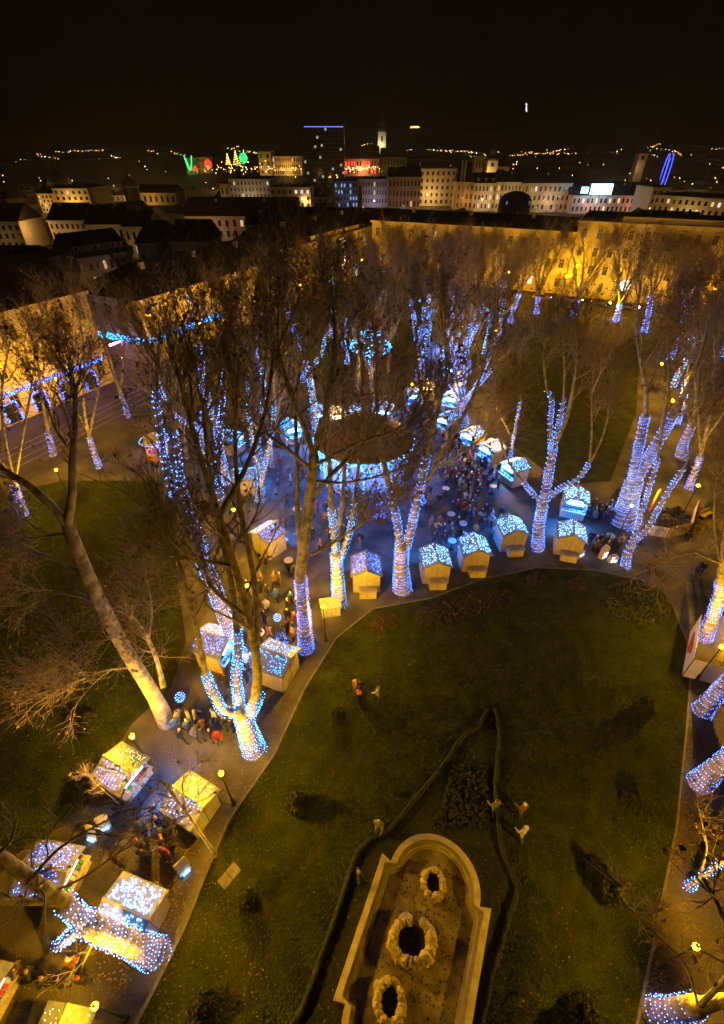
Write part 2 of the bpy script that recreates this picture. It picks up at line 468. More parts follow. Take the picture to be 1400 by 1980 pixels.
bed("small diamond-shaped flower bed at the tip of the fountain hedge", [(928, 1375), (965, 1360), (967, 1395), (935, 1415), (926, 1395)], 160, mat("bed_dark", (.015, .014, .01), .9))
bed("long curved bed of dry plants below the row of stalls", [(802, 1178), (880, 1158), (950, 1140), (985, 1143), (992, 1162), (930, 1190), (812, 1218)], 420, bedleaf)
bed("round bed of dry orange plants on the lawn below a stall", [(1015, 1118), (1030, 1107), (1050, 1108), (1060, 1120), (1048, 1134), (1025, 1134)], 130, bedleaf)
bed("small square bed of dry plants beside the round hedge bed", [(1095, 1122), (1128, 1118), (1132, 1146), (1100, 1140)], 130, bedleaf)
bed("oval bed of dry plants below the panel kiosk", [(712, 1205), (735, 1192), (762, 1190), (772, 1215), (745, 1225), (720, 1222)], 150, bedleaf)
bed("large oval bed of clipped green plants near the red banner", [(1168, 1160), (1175, 1135), (1210, 1124), (1250, 1130), (1285, 1150), (1298, 1180), (1285, 1205), (1250, 1212), (1200, 1200), (1172, 1180)], 900, bedgreen)
bed("dark oval shrub bed behind the stall arc on the far lawn", [(1180, 965), (1195, 945), (1235, 945), (1245, 962), (1215, 978)], 200, bedgreen)

# topiary shrubs on the lawn
topm = mat("yew_shrub", (.014, .018, .008), .95, col2=(.04, .04, .014), scale=6, bump=1, bscale=9)
def shrub(label, x, y, r, h):
    r, h = r*.72, h*.85
    p = G(x, y); t = thing("topiary_shrub", label, "shrub", p)
    n = 2600; u = R.random(n); th = R.random(n) * 6.283
    prof = np.sin(np.clip(u * .93 + .07, 0, 1) ** .75 * np.pi) ** .6
    c = np.stack([r * prof * np.cos(th), r * prof * np.sin(th), h * u], 1) * (1 + R.normal(size=(n, 1)) * .07 + .1*np.sin(th*3 + u*9)[:, None])
    d = unit(R.normal(size=(n, 3))); w = unit(np.cross(d, R.normal(size=(n, 3)))); sz = .10
    V = np.stack([c - d*sz, c + w*sz*.5, c + d*sz, c - w*sz*.5], 1).reshape(-1, 3); b = np.arange(n)[:, None]*4
    lv = obj("crown", npmesh("crown", V, np.concatenate([b + np.array([0,1,2]), b + np.array([0,2,3])])), topm, t); lv['kind'] = 'stuff'
    k = [(max(.02, .86 * r * math.sin(((i/9)*.93+.07)**.75*math.pi)**.6), h*i/9*.95) for i in range(10)]
    MB().lathe(k, (0, 0, .02), 14).build("core", topm, t, smooth=True)
    return t
shrub("dark cone shrub casting a long shadow beside the stall path lawn edge", 578, 1562, .72, 1.7)
shrub("small cone shrub on the lawn below the strolling family", 656, 1392, .55, 1.3)
shrub("cone shrub on the lawn just below the red banner fence", 1237, 1382, .75, 2.0)
shrub("low brown shrub in the dim lawn by the right tree row", 1217, 1550, .7, .8)
shrub("cone shrub lit by the lower right lamp on the lawn", 1180, 1735, .8, 1.9)
shrub("dark cone shrub on the lawn beside the lower left stalls", 486, 1750, .6, 1.3)
shrub("dark cone shrub at the lower edge left of the fountain", 395, 1955, .65, 1.3)
shrub("dark cone shrub at the lower edge right of the fountain", 1122, 1958, .7, 1.4)
shrub("clipped bush beside the lamp above the corner stall", 183, 1408, .8, 1.6)
shrub("distant round shrub near the far lawn's left edge", 1002, 672, .9, 1.6)
shrub("second distant shrub near the far lawn's left edge", 990, 698, .8, 1.4)

# fallen leaves
def litter(n, poly_fn, m, z=.06, s=(.03, .06)):
    V, Q = [], []
    for i in range(n):
        x, y = poly_fn(); p = G(x, y, z); a = rnd.uniform(0, 6.3); q = rnd.uniform(*s); c, d = math.cos(a)*q, math.sin(a)*q
        h = rnd.uniform(0, .05); k = len(V)
        V += [(p[0]-c, p[1]-d, z), (p[0]+d*.6, p[1]-c*.6, z+h), (p[0]+c, p[1]+d, z+h*.3), (p[0]-d*.6, p[1]+c*.6, z+.01)]
        Q += [(k, k+1, k+2), (k, k+2, k+3)]
    return npmesh("leaves", np.array(V), np.array(Q))
fallen = mat("fallen_leaf", (.10, .06, .02), .8, col2=(.30, .20, .07), scale=.9)
def f_lawn():
    return (rnd.uniform(300, 1310), rnd.uniform(1180, 1980))
o = obj("fallen_leaves", litter(1100, f_lawn, None), fallen); tag(o, "scattered fallen leaves on the main lawn", "leaves", kind='stuff')
def f_right():
    y = rnd.uniform(1330, 1980); return (rnd.gauss(1330 - (y - 1330) * .08, 45), y)
o = obj("fallen_leaves", litter(4600, f_right, None, .03), fallen); tag(o, "thick fallen leaves along the right tree row path", "leaves", kind='stuff')
def f_left():
    return (rnd.uniform(-150, 520), rnd.uniform(950, 1980))
o = obj("fallen_leaves", litter(1800, f_left, None, .06), fallen); tag(o, "fallen leaves on the dim lawn left of the stalls", "leaves", kind='stuff')

def f_path():
    if rnd.random() < .6:
        y = rnd.uniform(1230, 1980); x0 = 640 - (y - 1225)*.5; return (rnd.uniform(x0 - 190, x0 + 5), y)
    return (rnd.uniform(620, 1300), rnd.uniform(1040, 1175))
o = obj("fallen_leaves", litter(3200, f_path, None, .016, (.03, .07)), fallen); tag(o, "dry leaves littering the stall path and the square's edge", "leaves", kind='stuff')

# ------------------------------------------------------------------ fountain basin
stone = mat("basin_stone", (.36, .32, .26), .8, col2=(.50, .46, .38), scale=2.5, bump=.25, bscale=12)
basin_floor = mat("basin_floor", (.13, .11, .09), .85, col2=(.30, .27, .235), scale=1.2, bump=.2, bscale=10, detail=10)
rockm = mat("tufa_rock", (.32, .27, .18), .95, col2=(.56, .49, .34), scale=3, bump=.8, bscale=7)
c0 = Vector(G(742, 1665)); c1 = Vector(G(943, 1735)); c2 = Vector(G(642, 1925))
BA = math.radians(23.5); bx_ = Vector((math.cos(BA), -math.sin(BA), 0)); W = (c1 - c0).length; by_ = Vector((-math.sin(BA), -math.cos(BA), 0))
Lb = abs((c2 - c0).dot(by_))
def BW(u, v): return c0 + bx_ * u + by_ * v      # u across, v toward the viewer
def basin_outline(off):
    r = W * .40 - off; pts = []
    # start left end of the near half circle, go round clockwise seen from above
    for i in range(25):
        a = math.pi - math.pi * i / 24; pts.append(BW(W/2 + r*math.cos(a), -.02 - r*math.sin(a)*.92 + off*0))
    pts.append(BW(W - .0 - off, 0 + off)); pts.append(BW(W - off, Lb - off))
    for i in range(25):
        a = math.pi * i / 24; pts.append(BW(W/2 + r*math.cos(a), Lb + .02 + r*math.sin(a)*.92))
    pts.append(BW(off, Lb - off)); pts.append(BW(off, off))
    return pts
tb = thing("fountain_basin", "pale stone fountain basin with rounded ends and rock rings on the lawn", "fountain", c0)
def ring(name, o1, o2, z0, z1, m):
    P, Q = basin_outline(o1), basin_outline(o2); n = len(P); mb = MB()
    for lst, z in ((P, z0), (P, z1), (Q, z1), (Q, z0)):
        for p in lst: q = p - c0; mb.v.append((q.x, q.y, z))
    for i in range(n):
        j = (i + 1) % n
        for k in range(3): mb.f.append((k*n+i, k*n+j, (k+1)*n+j, (k+1)*n+i))
    return mb.build(name, m, tb)
ring("outer_wall", -.10, .0, .0, .42, stone)
ring("rim", -.16, .14, .42, .52, stone)
ring("inner_step", .0, .34, .0, .30, stone)
ring("inner_ledge", .16, .50, .0, .16, stone)
fl = MB().poly([tuple(p - c0 + Vector((0, 0, .10))) for p in basin_outline(.05)][::-1]).build("basin_floor", basin_floor, tb)
wet = mat("shallow_water", (.05, .043, .034), .3, spec=.5)
lit = MB(); dead = mat("basin_leaves", (.02, .014, .008), .8, noise=.5)
for i in range(800):
    cl = rnd.random()
    u = min(max(rnd.gauss(W/2, W*.23), .55), W - .55); v = rnd.uniform(-W*.25, Lb + W*.25)
    if cl < .5: v = rnd.choice((.0, Lb*.3, Lb*.62)) + rnd.gauss(.2, .6)
    p = BW(u, v) - c0; a = rnd.uniform(0, 6); s = rnd.uniform(.025, .055)
    lit.poly([(p.x+math.cos(a+k)*s*(1 if k % 2 else .7), p.y+math.sin(a+k)*s, .108 + rnd.random()*.02) for k in (0, 1.5, 3.1, 4.6)])
o = lit.build("wet_leaves", dead, tb); o['kind'] = 'stuff'
def rock_mesh(seed):
    rr = random.Random(seed); bm = bmesh.new(); bmesh.ops.create_icosphere(bm, subdivisions=2, radius=1)
    for v in bm.verts: v.co *= 1 + rr.uniform(-.22, .22)
    me = bpy.data.meshes.new("rock"); bm.to_mesh(me); bm.free(); me.materials.append(rockm); return me
rocks = [rock_mesh(i) for i in range(5)]
def rock_ring(px, rx, ry, n, gap=None, s=.2, rot=0.0):
    c = Vector(G(*px)) - c0
    MB().lathe([(.01, .02), (max(rx, ry)*.62, .02)], (c.x, c.y, .10), 20).build("ring_pool", wet, tb)
    for layer in range(2):
        for i in range(n):
            a = 2*math.pi*(i + layer*.5)/n + rnd.uniform(-.08, .08)
            if gap and gap[0] < math.degrees(a) % 360 < gap[1]: continue
            o = bpy.data.objects.new("rock", rnd.choice(rocks)); C.objects.link(o); o.parent = tb
            k = 1 - layer*.1
            o.location = (c.x + math.cos(a)*rx*k*math.cos(rot) - math.sin(a)*ry*k*math.sin(rot), c.y + math.cos(a)*rx*k*math.sin(rot) + math.sin(a)*ry*k*math.cos(rot), .2 + layer*.2 + rnd.uniform(-.03, .05))
            q = s*rnd.uniform(.75, 1.25); o.scale = (q, q*rnd.uniform(.7, 1.1), q*rnd.uniform(.7, 1)); o.rotation_euler = (rnd.uniform(0, 3), rnd.uniform(0, 3), rnd.uniform(0, 6))
rock_ring((837, 1712), .52, .62, 15, None, .165)
rock_ring((797, 1822), 1.0, .82, 24, (58, 95), .23)
rock_ring((753, 1940), .60, .72, 16, None, .2)
MB().cyl((*(Vector(G(797, 1822)) - c0).xy, .1), (*(Vector(G(797, 1822)) - c0).xy, .9), .05, .03, 8).build("water_jet_pipe", mat("bronze", (.05, .04, .03), .5, metal=.8), tb)

# ------------------------------------------------------------------ street lamps
lamp_glow = glow("sodium_globe", (1.0, .47, .00008), 10500)
lamp_street = glow("sodium_street_globe", (1.0, .45, .00004), 8500); lamp_far = glow("sodium_far_globe", (1.0, .44, .00004), 3800)
lamp_white = glow("white_globe", (.6, .8, 1.0), 800)
iron = mat("lamp_iron", (.025, .024, .022), .5, metal=.6)
def make_lamp(gm, h=4.0, r=.11):
    t = thing("street_lamp", "lamp", "street lamp")
    MB().lathe([(.16, 0), (.16, .08), (.10, .16), (.085, .7), (.06, .8)], k=10).build("base", iron, t)
    MB().cyl((0, 0, .75), (0, 0, h - .2), .045, .035, 8).build("pole", iron, t)
    MB().lathe([(.03, h-.25), (.11, h-.2), (.13, h-.14), (.10, h-.12)], k=10).build("collar", iron, t)
    prof = [(max(.01, r*math.sin(math.pi*i/10)), h - .13 + r - r*math.cos(math.pi*i/10)) for i in range(11)]
    MB().lathe(prof, k=14).build("globe", gm, t, smooth=True)
    MB().lathe([(.09, h + 2*r - .15), (.05, h + 2*r - .09), (.01, h + 2*r)], k=8).build("finial", iron, t)
    return t
lamp_proto = [None, None]
def lamp(label, x, y, h=4.0, white=False, group="globe street lamps"):
    k = 1 if white else 0
    if lamp_proto[k] is None: t = lamp_proto[k] = make_lamp(lamp_white if white else lamp_glow)
    else: t = copy_tree(lamp_proto[k])
    p = G(x, y, h); t.location = (p[0], p[1], 0); t.scale = (1, 1, h/4.0)
    t['label'] = label; t['group'] = group
    return t
for label, x, y, h in [
    ("glowing globe lamp behind the corner stall with a half blue roof", 255, 1423, 4.0),
    ("glowing globe lamp beside the yellow roofed stall at the lawn edge", 427, 1495, 4.0),
    ("glowing globe lamp at the lower left corner of the picture", 182, 1945, 4.0),
    ("glowing globe lamp among bare trees on the left lawn", 108, 908, 4.0),
    ("glowing globe lamp behind trunks left of the market centre", 452, 985, 4.0),
    ("glowing globe lamp among branches above the left stalls", 478, 1132, 4.0),
    ("glowing globe lamp beside the small panel kiosk at the lawn edge", 625, 1172, 4.0),
    ("glowing globe lamp behind the bandstand roof", 663, 796, 4.0),
    ("glowing globe lamp half hidden in the dark left crowns", 526, 668, 4.0),
    ("glowing globe lamp beyond the crowns under the far shop lights", 698, 575, 4.0),
    ("glowing globe lamp behind the tall white twin-stemmed tree", 780, 550, 4.0),
    ("glowing globe lamp beside the lit stall right of the twin-stemmed tree", 797, 742, 4.0),
    ("glowing globe lamp behind the upper right market stalls", 950, 849, 4.0),
    ("glowing globe lamp in the lit crowns right of the market alley", 893, 632, 4.0),
    ("glowing globe lamp at the far lawn's left edge among lit trunks", 958, 638, 4.0),
    ("glowing globe lamp high on the right among brown crowns", 1280, 703, 4.0),
    ("glowing globe lamp behind the split lit trunk on the right", 1302, 775, 4.0),
    ("glowing globe lamp over the fenced enclosure on the right path", 1350, 938, 4.0),
    ("glowing globe lamp beside the red banner at the right edge", 1396, 1250, 4.0),
    ("glowing globe lamp over the leafy path at lower right", 1347, 1830, 4.0),
    ("glowing globe lamp by the passing cars on the far street", 1180, 585, 4.0),
    ("small glowing lamp against the far yellow facade", 1103, 533, 6.0),
    ("glowing globe lamp in the market alley beyond the stalls", 890, 742, 4.0),
    ("glowing globe lamp at the far right edge among crowns", 1392, 558, 5.0),
    ("faint globe lamp in far crowns right of the white tree", 912, 560, 4.0)]:
    lamp(label, x, y, h)
lamp("white globe lamp in front of the thick lit trunk on the right", 1222, 977, 4.5, True)
street_mes = {}
def street_globe(l, gm=lamp_street):
    for ch in l.children:
        if ch.name.startswith('globe'):
            if gm.name not in street_mes: street_mes[gm.name] = ch.data.copy(); street_mes[gm.name].materials[0] = gm
            ch.data = street_mes[gm.name]
# lamps along the left street and far street, in front of the facades
for i, (s, t) in enumerate([(4, -63), (20, -63), (36, -63), (64, -63), (80, -63), (97, -63), (114, -63), (131, -64)]):
    p = F(s, t); l = copy_tree(lamp_proto[0]); l.location = p; l.scale = (1, 1, 1.5)
    street_globe(l); l['label'] = "tall street lamp standing before the left row of facades"; l['group'] = "street lamps before the left facades"
for i, (s, t) in enumerate([(134.5, -48), (134.5, -36), (134.5, -24), (135, -10), (135, 1), (135, 13), (135, 25), (135, 38)]):
    p = F(s, t); l = copy_tree(lamp_proto[0]); l.location = p; l.scale = (1, 1, 1.4)
    street_globe(l, lamp_far); l['label'] = "tall street lamp standing before the far row of facades"; l['group'] = "street lamps before the far facades"

# ------------------------------------------------------------------ hero trees (skeletons follow the photographed limbs)
def hero(label, base, limbs, seed, led=led_blue, group=None, name="plane_tree", turn=.42, gap=.145, bulb=.020, leafmat=leafm, fill=None, **kw):
    rng = np.random.default_rng(seed)
    b = np.array(G(*base)); t = thing(name, label, "tree", tuple(b), 0, group)
    L, wraps = [], []
    for lm in limbs:
        px, r0, r1, cr = lm[:4]; wr = lm[4] if len(lm) > 4 else None
        P = []
        for q in px:
            dY = q[2] if len(q) > 2 else 0.0
            P.append(np.array(A(q[0], q[1], b[1] + dY)) - b)
        P = np.array(P)
        if px[0][:2] == base: P[0] = (0, 0, -.1)
        rad = np.linspace(r0, r1, len(P))
        if px[0][:2] == base: rad[0] *= 1.25
        L.append((P, rad, cr))
        if wr:
            pp, rr = resample(P, rad, 40); i0, i1 = int(wr[0] * 39), max(int(wr[1] * 39), int(wr[0] * 39) + 3)
            wraps.append(led_wrap(pp[i0:i1 + 1], rr[i0:i1 + 1], turn, gap, rng))
    if fill:
        n, h0, h1, spread = fill
        src = L[0][0]
        for i in range(n):
            az = 6.283 * (i + rng.random()) / n
            st = src[-1] * (.8 + .2 * rng.random()) if len(src) else np.zeros(3)
            en = np.array([st[0] * .9 + math.cos(az) * spread, st[1] * .9 + math.sin(az) * spread, h0 + (h1 - h0) * rng.random()])
            mid = st * .5 + en * .5 + np.array([math.cos(az), math.sin(az), 0]) * spread * .22
            L.append((np.array([st, mid, en]), np.array([L[0][1][-1] * .5, .1, .05]), 1.0))
    tr, cr, lv = crown_from(L, rng, **kw)
    obj("trunk", tr, bark, t)
    o = obj("crown", cr, bark_dark, t); o['kind'] = 'stuff'
    if lv: o = obj("leaves", lv, leafmat, t); o['kind'] = 'stuff'
    if wraps:
        o = obj("light_string", bulbs("light_string", np.concatenate(wraps), bulb), led, t); o['kind'] = 'stuff'
    return t

hero("leaning pale plane tree without lights on the left lawn", (322, 1397),
     [([(322, 1397), (300, 1345), (255, 1280), (205, 1190), (165, 1105), (130, 1015)], .46, .27, 0),
      ([(130, 1015), (95, 970), (40, 925), (-15, 900), (-60, 850, 1)], .22, .06, 1.0), ([(130, 1015), (142, 950), (138, 880), (150, 800, 1), (140, 730, 2)], .2, .06, 1.0),
      ([(170, 1115), (100, 1075), (20, 1060), (-60, 1010)], .09, .03, .8), ([(185, 1160), (90, 1140), (0, 1135)], .08, .03, .7), ([(140, 1030), (100, 1035), (40, 1045)], .08, .03, .7),
      ([(316, 1330), (308, 1290, 1), (288, 1235, 1), (245, 1180, 1)], .17, .09, .5), ([(288, 1235, 1), (295, 1180, 1.5), (285, 1120, 2)], .07, .03, .6),
      ([(260, 1290), (200, 1295, -1), (120, 1330, -1.5)], .07, .025, .8), ([(230, 1230), (215, 1235, -2), (150, 1250, -3)], .06, .02, .9)],
     21, leafmat=leafm2, k2=7, L2=3.0, nl=3120, up=.1, smin=.3)
hero("near plane tree wound in bright blue lights beside the left path", (492, 1452),
     [([(492, 1452), (478, 1410), (468, 1378)], .55, .46, 0, (0, 1)),
      ([(468, 1378), (432, 1378), (412, 1340), (397, 1302)], .26, .17, 0, (0, 1)), ([(397, 1302), (385, 1235), (368, 1160), (345, 1080), (318, 1000)], .17, .05, 1.0),
      ([(465, 1378, .4), (456, 1310, .6), (462, 1260, .6), (458, 1215, .6)], .26, .17, 0, (0, 1)), ([(458, 1215, .6), (448, 1120, 1), (420, 1000, 1.5), (400, 880, 2), (390, 760, 2)], .17, .05, 1.1),
      ([(485, 1378), (503, 1340), (498, 1270), (482, 1195), (455, 1095), (425, 995), (375, 860), (345, 720)], .30, .06, 1.2, (0, .12)),
      ([(482, 1195), (440, 1165), (402, 1130), (395, 1090)], .13, .05, .9), ([(497, 1250), (500, 1150, .5), (470, 1020, .5), (450, 880, 1), (462, 700, 1)], .16, .05, 1.1),
      ([(455, 1095), (405, 1085), (355, 1080)], .10, .04, .8), ([(425, 995), (480, 900, 1), (520, 780, 1.5), (530, 660, 2)], .12, .04, 1.0)],
     22, k3=5, k4=5, led=led_ice, turn=.38, gap=.15, bulb=.024, nl=1100, k2=7, L2=3.4)
hero("thick lit plane tree behind the left stall with two pale stems", (462, 1268),
     [([(462, 1268), (440, 1205), (405, 1115), (388, 1075)], .48, .36, 0, (0, 1)),
      ([(388, 1075), (362, 1020), (335, 955), (312, 860), (300, 750), (310, 640)], .24, .06, 1.2, (.35, .8)), ([(395, 1085), (388, 1030), (372, 1005), (350, 930), (340, 850), (322, 720)], .24, .06, 1.1, (0, .75)),
      ([(395, 1090), (430, 1000, 1), (420, 900, 1), (430, 780, 2), (440, 640, 2)], .2, .05, 1.1, (.3, .8))],
     23, k3=5, k4=5, led=led_blue, bulb=.022, nl=900, k2=6)
hero("tall grey plane tree with lit base rising left of the bandstand", (592, 1258),
     [([(592, 1258), (588, 1190), (580, 1115)], .45, .36, 0, (0, 1)),
      ([(580, 1115), (592, 1020), (602, 940), (607, 880)], .36, .26, 0), ([(607, 880), (590, 830), (560, 760), (535, 670, 1), (540, 580, 2)], .17, .05, 1.2), ([(607, 880), (625, 820), (640, 740), (650, 640, 1), (640, 560, 2)], .19, .05, 1.2),
      ([(598, 970), (640, 915), (690, 875), (740, 820, 1), (770, 740, 1)], .16, .05, 1.0), ([(606, 900), (650, 880, -1), (700, 850, -1.5), (760, 840, -2), (810, 800, -2)], .12, .04, .9), ([(605, 930), (660, 935, -1), (720, 925, -2), (790, 900, -2.5)], .10, .035, .8), ([(582, 1080), (574, 980, .5), (575, 880, .5), (568, 780, 1), (590, 650, 1)], .18, .05, 1.0),
      ([(604, 910), (560, 870, -1), (500, 830, -1), (460, 760, -1)], .13, .04, 1.0), ([(620, 1060), (690, 1020, -.5), (760, 980, -1)], .08, .03, .6), ([(584, 1080), (640, 1055), (700, 1010), (780, 950)], .10, .035, .6)],
     24, led=led_violet, nl=2760, k2=9)
hero("lit plane tree beside the small panel kiosk", (656, 1168),
     [([(656, 1168), (652, 1110), (650, 1070)], .46, .40, 0, (0, 1)), ([(650, 1070), (642, 1000), (638, 930), (636, 840), (625, 720, 1), (605, 620, 1)], .24, .06, 1.1, (0, .28)),
      ([(655, 1085), (672, 1050), (684, 990), (690, 930), (700, 850), (705, 740, 1), (690, 630, 1)], .2, .05, 1.1, (0, .45)), ([(648, 1060), (665, 960, 1), (668, 860, 1), (660, 760, 2), (665, 640, 2)], .2, .05, 1.0)],
     25, led=led_ice, nl=2040)
hero("broad forked plane tree wrapped in white lights before the bandstand", (778, 1142),
     [([(778, 1142), (775, 1095), (778, 1052)], .62, .50, 0, (0, 1)), ([(775, 1060), (765, 990), (750, 930), (735, 870), (725, 800), (735, 700), (720, 610, 1)], .28, .06, 1.1, (0, .36)),
      ([(785, 1060), (800, 1000), (812, 945), (825, 880)], .3, .22, 0, (0, 1)), ([(825, 880), (838, 830), (852, 770), (868, 710), (860, 630)], .2, .05, 1.1),
      ([(808, 965), (835, 910), (870, 850), (905, 790), (935, 720), (950, 640)], .2, .05, 1.1), ([(840, 905), (880, 885, -.5), (930, 850, -1), (975, 790, -1)], .1, .035, .9),
      ([(838, 830), (820, 770, .6), (800, 690, 1), (810, 600, 1)], .13, .04, 1.0)],
     26, led=led_blue, bulb=.022, nl=1800)
hero("candelabra plane tree with lit arms at the end of the stall arc", (1040, 1062),
     [([(1040, 1062), (1042, 1015), (1050, 972)], .44, .38, 0, (0, 1)), ([(1050, 972), (1030, 955), (1010, 930)], .17, .13, 0, (0, 1)), ([(1010, 930), (985, 900), (965, 850), (955, 780), (960, 700)], .12, .03, .8),
      ([(1052, 968), (1062, 910), (1070, 862)], .33, .26, 0, (0, 1)), ([(1066, 870), (1064, 815), (1068, 775), (1058, 755)], .15, .10, 0, (0, 1)), ([(1058, 755), (1050, 700), (1055, 640)], .09, .03, .8),
      ([(1070, 866), (1082, 815), (1090, 772)], .18, .12, 0, (0, 1)), ([(1090, 772), (1092, 720), (1088, 650)], .1, .03, .9), ([(1072, 862), (1100, 800), (1108, 755), (1118, 690), (1112, 620)], .2, .04, 1.0),
      ([(1055, 968), (1085, 942), (1118, 928), (1140, 895)], .18, .15, 0, (0, 1)), ([(1140, 895), (1145, 840), (1143, 790), (1148, 710)], .1, .03, .8), ([(1140, 897), (1165, 850), (1175, 810), (1185, 730)], .1, .03, .8)],
     27, led=led_blue, bulb=.022, nl=780, k2=7, k3=6, k4=6, L2=2.7, turn=.40)
hero("thickest lit plane trunk on the right splitting into two stems", (1206, 1012),
     [([(1206, 1012), (1215, 970), (1226, 930)], .95, .72, 0, (0, 1)), ([(1222, 930), (1236, 860), (1248, 803)], .36, .30, 0, (0, 1)), ([(1248, 803), (1252, 750), (1235, 690), (1228, 620, 1), (1240, 540, 2)], .2, .05, 1.1),
      ([(1230, 925), (1258, 880), (1283, 835), (1312, 785)], .48, .34, 0, (0, .9)), ([(1275, 850), (1288, 790), (1296, 720, 1), (1290, 620, 2)], .22, .05, 1.1), ([(1312, 785), (1335, 740), (1360, 670), (1375, 590)], .24, .05, 1.1),
      ([(1305, 800), (1350, 790, -1), (1400, 760, -2)], .13, .04, 1.0), ([(1252, 760), (1275, 690, 1), (1300, 600, 2)], .13, .04, 1.0)],
     28, led=led_violet, bulb=.022, nl=2520, turn=.40)
hero("slim V-shaped lit tree at the lawn's upper right corner", (1209, 1096),
     [([(1209, 1096), (1213, 1072), (1222, 1050)], .30, .25, 0, (0, 1)), ([(1222, 1050), (1236, 1005), (1252, 955), (1272, 888)], .16, .11, 0, (0, 1)), ([(1272, 888), (1280, 830), (1295, 750), (1290, 660)], .09, .03, .8),
      ([(1222, 1050), (1252, 1025), (1272, 985), (1295, 945), (1322, 905)], .17, .12, 0, (0, 1)), ([(1322, 905), (1345, 860), (1370, 800)], .08, .03, .8)],
     29, led=led_blue, bulb=.022, nl=700, k2=6, k3=5, k4=5, L2=2.2)
hero("lit trunk beyond the yellow lamp on the right path", (1331, 946),
     [([(1331, 946), (1342, 915), (1355, 880)], .28, .22, 0, (0, 1)), ([(1355, 880), (1370, 820), (1385, 740), (1380, 640)], .2, .05, 1.1), ([(1355, 880), (1350, 800, 2), (1340, 700, 3)], .15, .05, 1.0), ([(1362, 850), (1400, 800, -1), (1440, 730, -1)], .13, .05, 1.0)],
     30, led=led_violet, nl=1800)
hero("lit trunk with a wide net of lights at its foot on the right", (1318, 886),
     [([(1318, 886), (1320, 862), (1338, 822)], .55, .34, 0, (0, 1)), ([(1338, 822), (1350, 760), (1352, 660), (1335, 560)], .22, .05, 1.1), ([(1338, 822), (1365, 770, 2), (1390, 680, 3), (1400, 580, 3)], .2, .05, 1.1), ([(1336, 826), (1320, 740, 2), (1315, 640, 3)], .18, .05, 1.0)],
     31, led=led_blue, nl=2040)
hero("thin young tree with one lit stem behind the right stalls", (986, 892),
     [([(986, 892), (992, 850), (1000, 805), (1007, 775)], .14, .09, 0, (0, 1)), ([(1007, 775), (1000, 740), (1005, 690)], .07, .025, .5), ([(992, 850), (970, 810), (955, 760)], .05, .02, .5)],
     32, led=led_blue, nl=300, k2=5, k3=4, k4=4, L2=1.8, L3=1.1, L4=.7, bulb=.021)
hero("lit leaning trunk behind the red banner at the right edge", (1362, 1235),
     [([(1362, 1235), (1380, 1190), (1392, 1150), (1398, 1100)], .40, .30, 0, (0, .85)), ([(1398, 1100), (1402, 1040), (1420, 960), (1440, 860)], .24, .06, 1.0), ([(1396, 1090), (1360, 1075, -1), (1330, 1060, -1.5), (1285, 1090, -2)], .10, .035, .8), ([(1398, 1100), (1380, 1010, 2), (1390, 900, 2.5)], .16, .05, .9)],
     33, led=led_violet, nl=840, leafmat=leafm2, k2=6, L2=2.6)
hero("lit trunk leaning out of the right edge below the banner", (1356, 1377),
     [([(1356, 1377), (1378, 1350), (1405, 1322), (1440, 1280)], .46, .36, 0, (0, 1)), ([(1440, 1280), (1500, 1200), (1540, 1080)], .26, .06, 1.0)], 34, led=led_violet, nl=720, leafmat=leafm2, k2=6)
hero("lit trunk at the right edge beside the dim lawn", (1350, 1517),
     [([(1350, 1517), (1378, 1492), (1408, 1466), (1450, 1430)], .50, .38, 0, (0, 1)), ([(1450, 1430), (1540, 1350), (1600, 1250)], .26, .06, 1.0)], 35, led=led_violet, nl=720, leafmat=leafm2, k2=6)
hero("lit trunk lying towards the lower right corner of the picture", (1266, 1962),
     [([(1266, 1962), (1300, 1955), (1350, 1945)], .46, .38, 0, (0, 1)), ([(1350, 1945), (1420, 1930), (1500, 1900)], .28, .1, .9), ([(1350, 1945), (1330, 1860, .6), (1250, 1790, .9), (1200, 1740, 1)], .05, .02, .55), ([(1350, 1945), (1420, 1880), (1400, 1760), (1360, 1700)], .10, .03, .7)],
     36, led=led_violet, nl=110, ktip=2, leafmat=leafm2, k2=4, k3=4, k4=4, L2=1.6, L3=1.0, L4=.6, up=.05, lsize=.07)
hero("tree by the right leafy path with one thin lit limb", (1330, 1715),
     [([(1330, 1715), (1352, 1700), (1395, 1668)], .13, .08, 0, (0, 1)), ([(1395, 1668), (1430, 1640), (1500, 1560)], .08, .03, .8), ([(1352, 1700), (1370, 1640, .5), (1350, 1560, 1)], .05, .02, .8)],
     37, led=led_blue, nl=200, ktip=2, leafmat=leafm2, k2=5, k3=4, k4=4, L2=1.6, L3=1.0, L4=.6, bulb=.024, lsize=.07)
